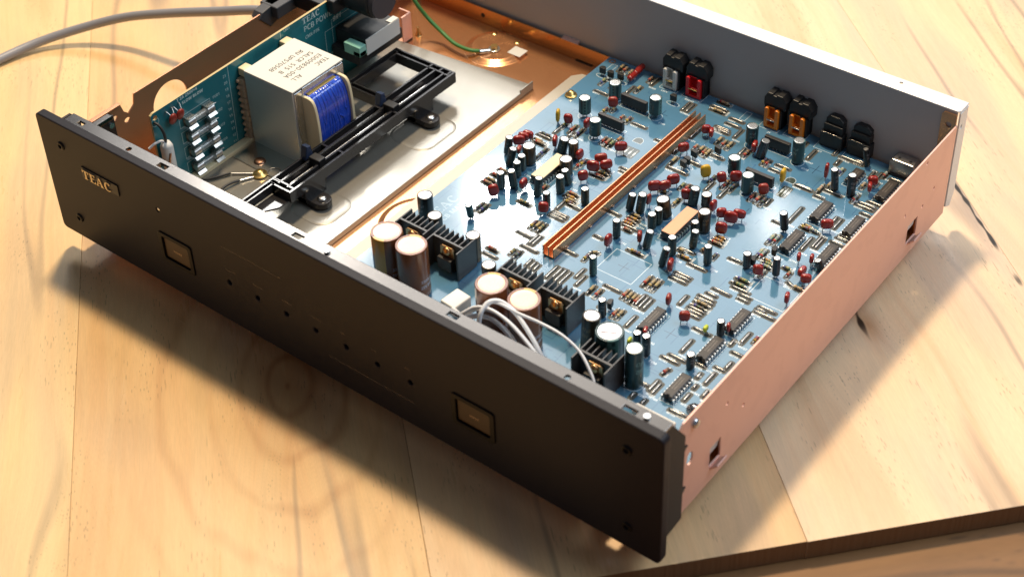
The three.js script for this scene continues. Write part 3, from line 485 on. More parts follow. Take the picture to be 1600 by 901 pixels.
// ---------------------------------------------------------------- main circuit board
const B = 22;
const EC = rows(`g 214.1 -255.7 4 11.5 3 0 0|g 218.5 -283.2 4.2 11.5 1 0 0|g 251.4 -280.9 4.1 12.2 3 0 0|g 233.2 -240.3 3.8 11.2 3 0 0|d 198.5 -194.8 2.5 12.5 1 1.5 -0.9|d 206.4 -186.5 2.6 12.2 1 2.3 -1.8|n 215.3 -195.3 4.1 12.8 1 0 0|d 215.9 -187.1 2.6 10.5 1 0 0|
  d 217.6 -180.2 2.5 10.5 1 0 0|d 222.2 -170.7 2.5 12 1 -1.1 0.7|d 216.6 -165.3 2.5 11.5 1 0 0|d 225.3 -215.2 3.2 10.5 1 1.9 -1.2|n 234.2 -215.7 3.2 11.5 1 0 0|n 240.4 -199.5 4.1 11 1 0 0|d 247.3 -192.1 2.5 10.2 1 -1.7 1.1|d 248.3 -182.8 2.7 11.8 1 0 0|
  d 238.9 -172.3 2.5 12.8 1 0.8 -0.9|d 250 -166.6 2.3 10.5 1 0 0|d 266.9 -182.4 2.5 11.2 1 0 0|g 219.8 -132.2 2.1 8.8 2 -0.8 0.9|d 291.5 -193.3 2.5 11.2 1 1.6 -1|d 297.8 -194.8 2.7 13.5 1 1.6 -0.5|n 312.1 -200.6 4 12.2 1 -1.7 0.7|d 312.5 -192.6 2.5 10.5 1 0 0|
  d 311.8 -186.7 2.6 10.2 1 0 0|d 319.1 -219.2 3 11.5 1 1.1 -0.9|n 326.8 -222.1 3.2 8.8 1 0 0|n 337.6 -202.4 3.7 13.8 1 0 0|d 336.2 -194.9 2.4 10.5 1 0 0|d 340.5 -185.9 2.4 11.8 1 1.1 -0.7|d 319.1 -169.9 2.4 12.2 1 1.9 -1.3|d 334.2 -173.7 2.5 12.5 1 0 0|
  d 334.8 -162.9 2.4 12.5 1 2.3 -1.1|d 299.6 -168.2 2.4 12 1 0 0|g 307.8 -133.2 2.2 13 1 0 0|d 355.1 -178.5 2.4 12.8 1 0 0|k 374.6 -189 2.4 9.8 1 0 0|k 391.9 -191.6 2.2 12.2 2 0 0|k 375.7 -229 2.4 12.2 2 -1 0.8|g 317 -289.8 3.9 12.2 3 0 0|
  g 323.8 -257.9 3.9 11.5 2 0 0|g 339.6 -247.4 3.8 12 2 0 0|k 328.1 -282.3 3 12.5 1 2.2 -1.2|g 348.8 -291.3 3.8 15.8 1 0 0|k 385.2 -312 1.9 12 1 -1.9 0.6|k 380.7 -279.9 2.3 15 1 -1.1 0.8|k 390.9 -280.4 2.7 15 1 0 0|k 410 -211.1 2.3 7 1 -2.7 1.1|
  k 361.8 -97.8 2.4 11.8 1 0 0|k 368.1 -97.1 2.4 13.5 1 0 0|k 331.8 -108.1 2.3 11.8 1 0 0|k 392 -133.1 2.2 10 1 0 0|k 392.4 -102.8 2.4 9.5 1 0 0|g 374.8 -75.8 4.9 24.8 1 0 0|n 339.9 -84.5 5 22.2 1 1.2 -0.8`, 1), FC = rows(`l 216 -313 7.2 4.2 4.5|l 215.3 -317.1 7.2 4.2 4.5|l 216.3 -305.9 6.3 5.1 4.5|r 224.3 -272.4 5.3 6.2 6|r 211.6 -241.1 4.9 5.7 6|y 204.6 -239.6 3.7 7.7 6.5|r 224.3 -244.2 4.4 5.7 6|r 218.9 -217.2 4.4 6 6|
  r 239.6 -214.8 4.3 5.9 6|r 253.1 -210 7 6.6 6|r 252.1 -219.6 6.7 4.7 6|r 258.7 -215.9 6.6 5.5 6|r 253.6 -198.7 5.4 6.2 6|r 255.6 -236.2 7.1 5.5 6|r 199.9 -204.9 6.4 5.6 6|r 199.9 -209.5 6 4.8 6|
  r 201 -212.7 6 4.8 6|r 205.8 -197.3 4 3.6 6|r 228.7 -171.8 4.6 5.4 6|r 218 -156.1 5.4 6.9 6|r 252.3 -160.4 5.3 6.1 6|r 294.4 -215.4 6.9 6.1 6|r 299 -219.4 6.5 5.4 6|r 300.1 -227.1 6.9 6.2 6|
  r 298.7 -202.6 3 6.1 6|r 314.1 -219.6 4.9 6.5 6|r 333 -219.7 4.1 6.4 6|r 340.4 -216.9 5.2 5.6 6|r 347.1 -216.6 6.7 6.7 6|r 349.5 -222 6.4 4.9 6|r 347.7 -204.9 5.9 6.7 6|r 313.6 -171.3 4.1 5.9 6|
  r 322.6 -245.7 5 6.2 6|r 329.1 -251.5 6.2 6.2 6|r 288.9 -281.7 4.8 5.2 6|r 293.3 -280.7 4.4 4.8 6|r 287.7 -257.7 5.9 5.5 6|r 322.8 -283.7 4.7 5.9 6|r 348.9 -250.3 5.3 6.5 6|r 395.3 -243.3 6.3 5.5 6|
  r 371.3 -286 3.5 8.5 7.5|r 397.7 -294.8 5 5.7 6|r 399 -288.3 3.8 4.9 6|r 300.7 -158.1 4.4 6.6 6|r 341.7 -160.7 4.7 6.5 6|r 356.6 -136.2 3.9 6 6|r 383.6 -185.8 5 5.7 6|r 408.5 -175 3.9 5.3 6|
  r 396.7 -208.6 3.3 4.3 6|r 403.2 -211.5 3.2 4.7 6|r 404.2 -198.9 4.6 4.6 6|r 409 -194.8 5.3 5 6|r 371.1 -129.8 5.2 5.6 6|r 395 -136.2 2.4 4.8 6|r 360.3 -108 3.4 2.8 6|y 311.9 -244.7 5.4 7.7 6.5|
  y 351.8 -268 4.2 7.7 6.5|v 384.5 -130 3.1 2.4 4|v 357 -97.8 3.1 4.1 4`, 1), RS = rows(`a 202.7 -309.4 202.7 -317.2|a 206.2 -309.8 206.2 -315.9|a 211.1 -308.7 211.1 -315.5|a 225.8 -295.6 225.8 -302.9|b 226.2 -310 226.2 -316.2|b 221.7 -263.9 221.7 -270.4|a 225.5 -268.7 225.5 -272.7|b 235.3 -264 235.3 -269.3|
  b 239.9 -263.6 239.9 -270.6|d 222.5 -233.5 222.5 -243.7|g 216.8 -234.5 216.8 -243.9|g 209.8 -235.7 209.8 -243|b 239.7 -236.8 239.7 -244|g 242.9 -236.1 242.9 -244.3|g 245.8 -235.8 245.8 -243.8|o 247.2 -244 247.2 -249.1|
  b 241.8 -206.8 241.8 -216.3|b 242.7 -210 242.7 -218.3|b 255.3 -208.8 262.6 -208.8|d 255.4 -212.4 262.8 -212.4|b 257.1 -216.5 261.9 -215.1|a 201.6 -216.4 211 -216.4|a 204.4 -214.7 212.8 -214.7|d 202.1 -223.8 211.5 -223.8|
  d 215.9 -204.7 215.9 -213.1|a 203.1 -164.2 210.7 -164.2|a 203.3 -167.7 211 -167.7|b 203.1 -173 210.8 -173|a 203.9 -179.2 210.7 -179.2|d 217.4 -139.2 217.4 -147.7|d 220.3 -139.7 220.3 -148.3|d 232.3 -161.8 241.5 -161.8|
  b 253.5 -144.9 253.5 -152.9|a 256.4 -144.7 256.4 -153.4|d 259.5 -144.9 259.5 -153.4|o 251.9 -181.9 260.4 -181.9|a 254.4 -179.6 262.2 -179.6|a 252.3 -185.3 260.2 -185.3|b 255.5 -177.4 262.4 -177.4|o 295.1 -181.4 302.5 -181.4|
  a 295 -184 302.2 -184|o 294.8 -186.8 302.1 -186.8|a 295.3 -190.1 301.7 -190.1|a 298.7 -176.6 304.1 -176.6|g 304.9 -226.6 304.9 -233|b 308.4 -227.2 308.4 -233.9|d 310.4 -210.5 310.4 -219.2|o 295.7 -219.1 301 -219.1|
  d 316.1 -242.7 316.1 -250.2|b 325.2 -241.7 325.2 -251.4|d 330.2 -241.4 330.2 -250.8|o 346.1 -199.1 353.3 -199.1|a 345.8 -196.4 353.7 -196.4|o 346.6 -201.9 352.7 -201.9|a 298.5 -278.1 298.5 -285.8|g 302.8 -277 302.8 -284.7|
  a 306.6 -276.8 306.6 -285.5|a 294.5 -263.4 294.5 -271.2|g 297.5 -262.6 297.5 -270.6|a 299.7 -262.4 299.7 -270.7|a 286.8 -243.1 286.8 -252.4|b 319.5 -275.6 319.5 -283.9|b 332.4 -275.8 332.4 -282.3|b 334.9 -275.8 334.9 -282.8|
  a 275.7 -317.9 284.4 -317.9|a 275.9 -308.1 286.9 -308.1|b 344.3 -241.5 344.3 -250|a 348.4 -241.6 348.4 -250.9|d 351.9 -240.8 351.9 -248.9|l 373.4 -213.3 373.4 -223.1|l 376.1 -214.6 376.1 -224.2|l 373.5 -270.3 373.5 -280.4|
  l 375.2 -294.5 375.2 -300.9|l 394.5 -275 394.5 -283.7|l 392.7 -289.7 392.7 -295.9|l 398.4 -296.3 398.4 -300.8|l 398.5 -306.9 398.5 -312.5|l 376.2 -278.6 376.2 -284|a 381.5 -239.9 388.3 -239.9|l 384.8 -238.5 392.9 -238.5|
  b 381.5 -237.8 387.7 -237.8|l 374.6 -199.6 374.6 -208|l 376.6 -199.4 376.6 -208.4|g 379.8 -197.8 386.3 -197.8|l 380.3 -195.3 386.7 -195.3|y 379.2 -200.1 383.9 -200.1|g 374.2 -173.2 384 -173.2|g 374.5 -177.8 383.4 -177.8|
  l 384.9 -186.3 384.9 -192.1|a 366.1 -147.9 376.3 -147.9|d 366.1 -144.3 376.3 -144.3|a 335.7 -141.3 335.7 -151.2|a 339.4 -140.8 339.4 -151.1|a 342.3 -140.9 342.3 -151.2|a 332.2 -126.1 332.2 -134.3|a 335 -126.1 335 -133.8|
  a 337.8 -125.6 337.8 -133.7|a 340.2 -125.5 340.2 -134.1|b 311.2 -162.7 322.3 -162.7|a 314.5 -118.2 314.5 -126|a 319.4 -117.8 319.4 -125.9|b 296.2 -139.7 296.2 -145.3|a 295.8 -147.2 299.8 -150.1|d 258.9 -119.4 258.9 -124.9|
  d 262.7 -117.8 262.7 -125.7|b 244.3 -117 251.9 -117|a 336.4 -110.2 336.4 -117.6|a 339.2 -110.7 339.2 -118.6|b 383.1 -90 384.5 -95.4|r 409.6 -138.1 409.6 -143.2|o 337.6 -175.3 346 -175.3|a 334.9 -179.4 339.1 -179.4|
  g 397.1 -194.3 397.1 -199.7|a 403.9 -189.6 411.1 -189.6|g 391.4 -200.8 396.5 -200.8|o 350.4 -185.6 346.2 -187.4|g 209.6 -290.4 209.6 -298.9|g 201.8 -289.5 201.8 -297|g 237.9 -177.3 237.9 -183.3|d 216.2 -200 216.2 -206|
  d 355.2 -188.5 355.2 -183.5|a 290.5 -264.6 290.5 -270`, 1), JS = rows(`221.7 -291.1 221.7 -300.7|229.8 -308.4 229.8 -317.9|203 -282.4 212.9 -282.4|209.4 -229.1 209.4 -239.5|219 -231 219 -236.9|252 -208.1 261.9 -208.1|263.9 -224.2 270.2 -224.2|265.4 -221.3 270.3 -221.3|
  243.6 -266.6 253.7 -266.6|265.4 -260.4 270.8 -260.4|201.4 -222 211.5 -222|255.5 -161.9 265.8 -161.9|255.1 -164.3 266.2 -164.3|255.8 -166 265.6 -166|258.4 -176 268.6 -176|255.9 -168.6 255.9 -176.7|
  249.7 -138.6 259.7 -138.6|261.9 -133.5 261.9 -142.8|264.1 -133.5 264.1 -143.2|282.9 -185.2 290 -185.2|295.8 -179.6 306.3 -179.6|288.5 -161.9 294.2 -161.9|318.1 -234.9 318.1 -244.3|328.4 -233.9 328.4 -245.4|
  316.1 -276.8 316.1 -284.9|289 -292.7 298.9 -292.7|288.4 -294.2 297.9 -294.2|291.2 -290.9 299.7 -290.9|291.3 -306.8 300.9 -306.8|291.9 -300.9 301.6 -300.9|304.4 -290.4 304.4 -300.1|338.7 -275.7 345.6 -275.7|
  339.8 -281.4 349 -281.4|282.1 -274.6 282.1 -288.7|282 -255 282 -261.7|286.8 -241.1 300.5 -241.1|293.5 -253.3 302.7 -253.3|302.4 -266.9 310.7 -266.9|261.7 -296.5 261.7 -306.4|264.9 -296.3 264.9 -306.3|
  274.5 -311.5 285.9 -311.5|354.5 -243.7 354.5 -250.1|359.6 -271.2 370.1 -271.2|373.6 -237.7 373.6 -254|365.8 -233.5 370.3 -233.5|358.9 -270.6 370.2 -270.6|375.8 -276.5 386.8 -276.5|373.6 -268.4 379.1 -268.4|
  397.5 -275 408.6 -275|397.8 -277.6 408.6 -277.6|402.1 -281.6 411.1 -281.6|403.9 -269.6 410.3 -269.6|402.4 -308.7 410.3 -308.7|369.2 -302.1 369.2 -307.7|377 -312.6 383 -312.6|392.1 -302 392.1 -309.8|
  396.2 -303.8 396.2 -310.8|394.7 -252.8 394.7 -258|397.8 -247.6 397.8 -257.8|392 -219.9 392 -233.1|395.9 -225.9 395.9 -237.5|397.9 -225.7 397.9 -236.3|403.5 -244.2 410.6 -244.2|403 -241.6 410.5 -241.6|
  402 -236.7 410.6 -236.7|376.5 -170.5 387.3 -170.5|383.5 -167.3 390.3 -167.3|384.2 -164.1 390.5 -164.1|365 -190.5 370.6 -190.5|362.4 -190.2 367.7 -190.2|346.2 -172.7 357.4 -172.7|344.2 -162.3 354.5 -162.3|
  344.7 -160.1 354.5 -160.1|344.3 -157.1 354.5 -157.1|368.7 -162.9 379.5 -162.9|367.8 -157.8 374 -157.8|365.2 -153.7 375.3 -153.7|365.7 -151.1 376 -151.1|365.7 -142.2 375.9 -142.2|366 -140.1 375.8 -140.1|
  366.5 -137.3 375.8 -137.3|377.4 -129.7 387.9 -129.7|382.1 -110 382.1 -121|346.9 -108.9 346.9 -118.8|360.6 -140.8 360.6 -149.2|341.6 -125.5 341.6 -136.2|344.1 -125.4 344.1 -135.9|346.9 -125.4 346.9 -135.4|
  335 -181.4 344 -181.4|318.2 -129.9 328.8 -129.9|301.2 -125.7 301.2 -134.2|305.1 -120.3 305.1 -129.6|287.5 -115.5 287.5 -127.2|290.9 -115.3 290.9 -127.5|293.6 -115.7 293.6 -127.7|296.8 -115.2 296.8 -127.4|
  272.2 -117.1 272.2 -123.3|275.3 -116.7 275.3 -122.8|278.1 -116.6 278.1 -122.1|245.1 -112.2 254.4 -112.2|259.1 -130 270.3 -130|281.6 -141.2 290.1 -141.2|375.4 -101.2 385.6 -101.2|377.8 -104.8 387.9 -104.8|
  393.1 -107.5 398.4 -107.5|384.1 -76.1 384.1 -85.1|386.6 -74.9 386.6 -84.1|376.8 -78.4 382.2 -78.4|405.1 -97 405.1 -107.1|399.3 -98.2 399.3 -102.6|402.6 -111 408.3 -111|408.1 -112.7 408.1 -118.9|
  403.8 -125.8 410 -125.8|409.2 -88.5 409.2 -94.2|402.7 -80.4 402.7 -86.7|400.1 -71 407.8 -71|404.4 -133.9 404.4 -144|397.2 -164.9 407.3 -164.9|396.8 -162.7 402.3 -162.7|397.1 -160.2 409.2 -160.2|
  400.4 -129.3 400.4 -134.3|379.3 -66.3 379.3 -70.1|386.5 -65.4 386.5 -69.6|405.5 -71.8 409.9 -71.8|402.1 -93.9 402.1 -90.6|326.1 -113.1 326.1 -118.4|343.9 -302.8 343.9 -311.9|352.4 -297 352.4 -308.1|
  363.5 -310.2 363.5 -316.3|367.3 -311 382.7 -311|399.6 -191.5 403.5 -189.7`);
const CHIPS = [  // x0, x1, back z, front z, height, notch
  ['lid', 227.6, 236, -207.4, -180.6], ['lid2', 321, 329.4, -210, -182.2], ['a', 382.2, 388.3, -230.8, -211.4], ['b', 404.6, 410.4, -262, -244], ['c', 404.4, 410.2, -231, -212.6],
  ['d', 382.6, 388.6, -263.6, -245.2], ['e', 382.8, 388.6, -302, -288.2], ['f', 404.6, 410.6, -303.2, -284.2], ['g', 354.1, 360, -129, -108.8], ['h', 392.4, 398.2, -155, -136.4], ['i', 391.8, 397.8, -128, -108.8], ['j', 393, 398.8, -94.2, -75.2],
];
const TALL = [[225.6, 245.2, -280.6], [226, 244.8, -254.6], [323.8, 341.4, -294.6], [331.6, 350.4, -259.2]];
const TO92 = [[197.3, -299.3], [204.3, -298.4], [211.2, -300], [252.8, -299.6], [295.8, -257], [296.1, -248.5], [296, -244.6], [305.6, -268.7], [382.8, -206.4], [377.4, -192.2], [332.7, -115.2]];
{
  const X0 = 188.2, X1 = 431, Z0 = -321, Z1 = -27, S = 6.6, W = Math.round((X1 - X0) * S), H = Math.round((Z1 - Z0) * S);
  const px = (x) => (x - X0) * S, py = (z) => (z - Z0) * S;
  const paint = (mode) => (c) => {
    const tone = mode === 'rough';
    c.fillStyle = tone ? '#2a2a2a' : '#527e9a'; c.fillRect(0, 0, W, H);
    if (!tone) {
      for (let i = 0; i < 240; i++) { c.fillStyle = ['#55819d', '#4f7a96', '#5884a0'][i % 3]; c.globalAlpha = 0.55; const w = 30 + rnd() * 240, h = 10 + rnd() * 90; rnd() < 0.5 ? c.fillRect(rnd() * W, rnd() * H, w, h) : c.fillRect(rnd() * W, rnd() * H, h, w); }
      c.globalAlpha = 1;
      c.strokeStyle = 'rgba(52,92,130,0.6)'; c.lineWidth = 3;
      for (let i = 0; i < 170; i++) { let x = rnd() * W, y = rnd() * H; c.beginPath(); c.moveTo(x, y); for (let k = 0; k < 4; k++) { k % 2 ? (x += (rnd() - 0.5) * 190) : (y += (rnd() - 0.5) * 230); c.lineTo(x, y); } c.stroke(); }
    }
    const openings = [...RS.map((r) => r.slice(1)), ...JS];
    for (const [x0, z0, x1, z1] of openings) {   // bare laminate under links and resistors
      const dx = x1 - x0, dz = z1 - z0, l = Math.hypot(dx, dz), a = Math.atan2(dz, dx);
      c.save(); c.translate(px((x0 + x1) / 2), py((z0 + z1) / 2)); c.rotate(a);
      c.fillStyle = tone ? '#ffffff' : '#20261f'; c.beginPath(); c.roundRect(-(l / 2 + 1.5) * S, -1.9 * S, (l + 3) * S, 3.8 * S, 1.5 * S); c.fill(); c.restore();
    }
    if (tone) return;
    const ink = '#e2ebee';
    c.strokeStyle = ink; c.fillStyle = ink; c.lineWidth = 1.6;
    let n = 100;
    for (const [, x, z, r, , gap] of EC) { if (r > 3.4) { c.lineWidth = 2; c.beginPath(); c.arc(px(x), py(z), (r + 0.4) * S, 0, 7); c.stroke(); } c.font = 'bold 14px sans-serif'; c.fillText('C' + (n += 3), px(x + r + 1), py(z + r + 0.6)); }
    for (const [k, x0, z0, x1, z1] of RS) { c.font = 'bold 14px sans-serif'; const s = 'R' + (n += 1 + Math.floor(rnd() * 3)); if (rnd() < 0.95) { c.save(); c.translate(px(Math.max(x0, x1) + 1.4), py(Math.max(z0, z1) + 1)); if (rnd() < 0.7) c.rotate(-Math.PI / 2); c.fillText(s, 0, 0); c.restore(); } }
    for (const [x0, z0, x1, z1] of JS) { if (rnd() < 0.95) { c.save(); c.translate(px(Math.min(x0, x1) - 0.5), py(Math.max(z0, z1) + 2.8)); c.fillText('W' + (n += 2), 0, 0); c.restore(); } }
    for (const [, x0, x1, z0, z1] of CHIPS) { c.strokeRect(px(x0 - 1.6), py(z0 - 1), (x1 - x0 + 3.2) * S, (z1 - z0 + 2) * S); c.fillText('U' + (n += 1), px(x1 + 2), py(z1 + 3)); }
    c.lineWidth = 2.4;
    for (const [x0, x1, z] of TALL) c.strokeRect(px(x0 - 0.8), py(z - 2.6), (x1 - x0 + 1.6) * S, 5.6 * S);
    for (const [x, z] of TO92) { c.beginPath(); c.ellipse(px(x), py(z + 0.4), 4.6 * S, 2 * S, 0, 0, 7); c.stroke(); }
    c.strokeRect(px(305.6), py(-160), 24 * S, 21 * S); c.strokeRect(px(386.7), py(-189), 23 * S, 20 * S);
    c.lineWidth = 2; for (const [a, b] of [[296.2, -319], [194.8, -314.6]]) c.strokeRect(px(a), py(b), 4 * S, 9.5 * S);
    c.strokeStyle = 'rgba(20,30,50,0.75)'; for (const [a, b] of [[253.4, -285.8], [361.6, -291], [317.9, -149], [369.4, -118.8], [348.4, -230.9]]) { c.beginPath(); c.moveTo(px(a - 4), py(b)); c.lineTo(px(a + 4), py(b)); c.moveTo(px(a), py(b - 4.6)); c.lineTo(px(a), py(b + 4.6)); c.stroke(); }
    for (const [a, b, w, h, k] of [[354.1, -267, 6.4, 11.6, 3], [251.8, -245.6, 12.4, 11, 4]]) { c.fillStyle = '#40453a'; c.beginPath(); c.roundRect(px(a), py(b), w * S, h * S, 8); c.fill(); c.fillStyle = '#cfd8d8'; for (let i = 0; i < k; i++) { c.fillRect(px(a + (i + 0.5) * w / k), py(b + 1.4), 2.5, (h - 2.8) * S); c.fillRect(px(a + (i + 0.5) * w / k) - 3, py(b + h / 2 - 1.6), 8, 3.2 * S); } }
    for (const [a, b] of [[354.7, -273], [257.2, -253.3]]) { c.fillStyle = '#454d45'; c.strokeStyle = ink; c.beginPath(); c.arc(px(a), py(b), 3.1 * S, Math.PI, 0); c.lineTo(px(a + 3.1), py(b + 2.4)); c.lineTo(px(a - 3.1), py(b + 2.4)); c.closePath(); c.fill(); c.stroke(); }
    c.fillStyle = ink; c.font = 'bold 15px sans-serif'; c.fillText('LEFT', px(238), py(-307)); c.fillText('RIGHT', px(256), py(-307.5)); c.fillText('J1', px(318), py(-307)); c.fillText('U1', px(353), py(-308)); c.fillText('U2', px(372), py(-308));
    c.strokeRect(px(235), py(-320), 13 * S, 10 * S); c.strokeRect(px(252), py(-320), 14.5 * S, 9.4 * S); c.strokeRect(px(310), py(-320), 13.4 * S, 10 * S); c.strokeRect(px(327), py(-320), 14 * S, 9 * S); c.strokeRect(px(349), py(-320), 15 * S, 9.5 * S); c.strokeRect(px(367.6), py(-320), 14 * S, 9.5 * S);
    c.save(); c.translate(px(196), py(-112)); c.rotate(-Math.PI / 2); c.globalAlpha = 0.4; c.font = 'bold 60px serif'; c.fillText('TEAC', 40, 40); c.font = 'bold 34px sans-serif'; c.fillText('PCB MAIN', 40, 80); c.restore();
  };
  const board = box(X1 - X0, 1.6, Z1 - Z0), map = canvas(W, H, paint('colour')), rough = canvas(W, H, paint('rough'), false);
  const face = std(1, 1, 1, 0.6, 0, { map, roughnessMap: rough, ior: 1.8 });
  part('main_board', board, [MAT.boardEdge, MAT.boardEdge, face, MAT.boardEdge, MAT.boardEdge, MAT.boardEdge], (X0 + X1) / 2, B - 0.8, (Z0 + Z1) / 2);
  const spacer = cyl(2.6, B - 11, 12);
  for (const [x, z] of [[193, -269], [192.8, -314], [424, -300], [424, -40], [192, -60]]) part('board_spacer', spacer, MAT.brass, x, (B + 8) / 2, z);
}
const capScrew = new THREE.LatheGeometry([[0, 3.6], [1.9, 3.4], [2.3, 1.4], [3.9, 1.1], [4.1, 0.5], [4.1, 0], [0, 0]].map((q) => new THREE.Vector2(...q)), 24);
part('board_screw', capScrew, MAT.gold, 193.5, B, -268.8);
part('board_screw', capScrew, MAT.zinc, 410.5, B, -78.2);
part('standoff_nut', flat(hole(poly(ring(0, 0, 3.2, 3.2, 6)), ring(0, 0, 1.6)), 3), MAT.brass, 184.5, 11.4, -283.5);
part('board_hole_rim', flat(hole(poly(ring(0, 0, 2.4)), ring(0, 0, 1.5)), 0.1), MAT.copperBright, 192.8, B, -317);

// electrolytic capacitors: sleeve, aluminium lid and legs
const sleeveMap = (base, stripe, mark) => canvas(256, 128, (c) => {
  c.fillStyle = base; c.fillRect(0, 0, 256, 128); c.fillStyle = stripe; c.fillRect(20, 0, 34, 128);
  c.fillStyle = base; for (let y = 6; y < 128; y += 26) c.fillRect(32, y, 10, 14);
  c.fillStyle = mark; c.font = 'bold 19px sans-serif'; for (const x of [96, 186]) { c.fillText('47µF', x, 48); c.fillText('25V', x, 74); }
});
const SLEEVES = {
  g: [sleeveMap('#17393a', '#48716e', '#6d918c'), 0.3], d: [sleeveMap('#1b2a29', '#41534f', '#6c7e78'), 0.3], n: [sleeveMap('#34291c', '#6a5536', '#8a7450'), 0.3], k: [sleeveMap('#101013', '#3a3a42', '#83838a'), 0.28],
  c: [canvas(512, 256, (c) => { c.fillStyle = '#86502f'; c.fillRect(0, 0, 512, 256); c.fillStyle = '#dba94a'; c.fillRect(40, 0, 70, 256); c.fillStyle = '#b9b4c4'; for (const x of [150, 406]) { c.font = 'bold 40px sans-serif'; c.fillText('◆', x + 8, 110); c.font = 'bold 22px sans-serif'; c.fillText('3300µF', x - 10, 170); c.fillText('25V 85°C', x - 14, 200); } }), 0.22],
};
for (const k in SLEEVES) SLEEVES[k] = std(1, 1, 1, SLEEVES[k][1], 0, { map: SLEEVES[k][0], clearcoat: 0.35, clearcoatRoughness: 0.2 });
const ecCache = new Map();
function ecShapes(r, h, n) {
  const key = r + '_' + h;
  if (!ecCache.has(key)) {
    const V = (q) => new THREE.Vector2(...q), s = new THREE.LatheGeometry([[0, 0], [r * 0.9, 0], [r, 0.35], [r, h * 0.13], [r * 0.92, h * 0.17], [r, h * 0.21], [r, h - 0.5], [r - 0.15, h - 0.12], [r - 0.4, h], [r * 0.8, h - 0.1]].map(V), n);
    const p = s.attributes.position, uv = s.attributes.uv; for (let i = 0; i < p.count; i++) uv.setY(i, p.getY(i) / h);
    const lid = new THREE.LatheGeometry([[r * 0.83, -0.3], [r * 0.8, -0.1], [r * 0.6, -0.14], [0, -0.14]].map(V), n);
    ecCache.set(key, [s, lid, join([bar([-r * 0.4, -3.5, 0], [-r * 0.4, 0.1, 0], 0.3), bar([r * 0.4, -3.5, 0], [r * 0.4, 0.1, 0], 0.3)])]);
  }
  return ecCache.get(key);
}
function electrolytic(k, x, z, r, h, gap, dx = 0, dz = 0, name = 'electrolytic_capacitor') {
  const [s, lid, legs] = ecShapes(r, h, r > 6 ? 48 : 24), o = unit(name, x, B + gap, z);
  o.quaternion.setFromUnitVectors(new THREE.Vector3(0, 1, 0), new THREE.Vector3(dx, h, dz).normalize());
  const sl = part('sleeve', s, SLEEVES[k], 0, 0, 0, o); sl.rotation.y = k === 'c' ? 0 : rnd() * 6.28;
  const l = part('lid', lid, k === 'c' ? LIDC : MAT.lidMetal, 0, h, 0, o);
  part('legs', legs, MAT.solder, 0, 0, 0, o);
  return [sl, l, o];
}
const LIDC = std(0.66, 0.47, 0.30, 0.5, 0.4, { roughnessMap: speckle });
for (const [k, x, z, r, h, gap, dx, dz] of EC) electrolytic(k, x, z, r, h, gap, dx, dz);
for (const [i, x, z] of [[0, 215.8, -64.5], [1, 234.6, -63.8], [2, 290.2, -64.7], [3, 312, -64.8]]) electrolytic('c', x, z, 9.1, 34, 0.4, 0, 0, 'reservoir_capacitor')[0].rotation.y = [-0.8, 2.6, 2.7, 2.45][i];
for (const [k, x, z, r, h] of [['k', 198.5, -116.5, 4.7, 18], ['n', 215.4, -105.4, 4.4, 18], ['n', 244.6, -104.4, 4.3, 18], ['n', 267.8, -89.6, 4.2, 18]]) electrolytic(k, x, z, r, h, 0.6);
{ const [, l, o] = electrolytic('g', 356.6, -79.6, 7.85, 24, 0.6); part('lid_score', span(-4.5, 4.5, 0, 0.1, -0.25, 0.25), std(0.2, 0.03, 0.03, 0.6), 0, 23.95, 1, o).rotation.y = 0.5; }

// dipped film and ceramic capacitors
const dip = (w, h, d) => { const g = new THREE.SphereGeometry(1, 22, 14), p = g.attributes.position; for (let i = 0; i < p.count; i++) { const f = (t) => Math.sign(t) * Math.pow(Math.abs(t), 0.66); p.setXYZ(i, f(p.getX(i)) * w / 2, f(p.getY(i)) * h / 2, f(p.getZ(i)) * d / 2); } g.computeVertexNormals(); return g; };
FC.forEach(([k, x, z, w, h, hc], i) => {
  hc -= k === 'l' ? 0 : 0.5;
  const o = unit(k === 'l' ? 'axial_capacitor' : 'film_capacitor', x, B + hc, z), mat = { r: MAT.red, l: MAT.red, y: MAT.yellow, v: MAT.lime }[k];
  if (k === 'l') {
    part('capacitor_body', new THREE.CapsuleGeometry(2.1, 4.6, 6, 14).rotateX(Math.PI / 2), mat, 0, -1.2, 0, o);
    part('legs', join([bar([0, -1.2, 4], [0, -1.2, 5.6], 0.3), bar([0, -1.2, 5.6], [0, -4.5, 5.6], 0.3), bar([0, -1.2, -4], [0, -1.2, -5.4], 0.3), bar([0, -1.2, -5.4], [0, -4.5, -5.4], 0.3)]), MAT.solder, 0, 0, 0, o);
    return;
  }
  const bw = clamp(w * 1.22, 3.2, 8.2), bh = clamp(h * 1.18, 3.6, 10);
  o.rotation.set(0.12 * (rnd() - 0.5), (w < 4.8 ? 1.75 : 0.62) + 0.6 * (rnd() - 0.5), 0.3 * (rnd() - 0.5));
  part('capacitor_body', dip(bw * (w < 4.8 ? 1.2 : 1), bh, clamp(bw * 0.6, 2.3, 3.6)), i % 7 === 3 && k === 'r' ? MAT.redBrown : mat, 0, 0, 0, o);
  part('legs', join([bar([-bw * 0.26, -bh * 0.4, 0], [-bw * 0.3, -hc - 0.5, 0], 0.3), bar([bw * 0.26, -bh * 0.4, 0], [bw * 0.3, -hc - 0.5, 0], 0.3)]), MAT.solder, 0, 0, 0, o);
});

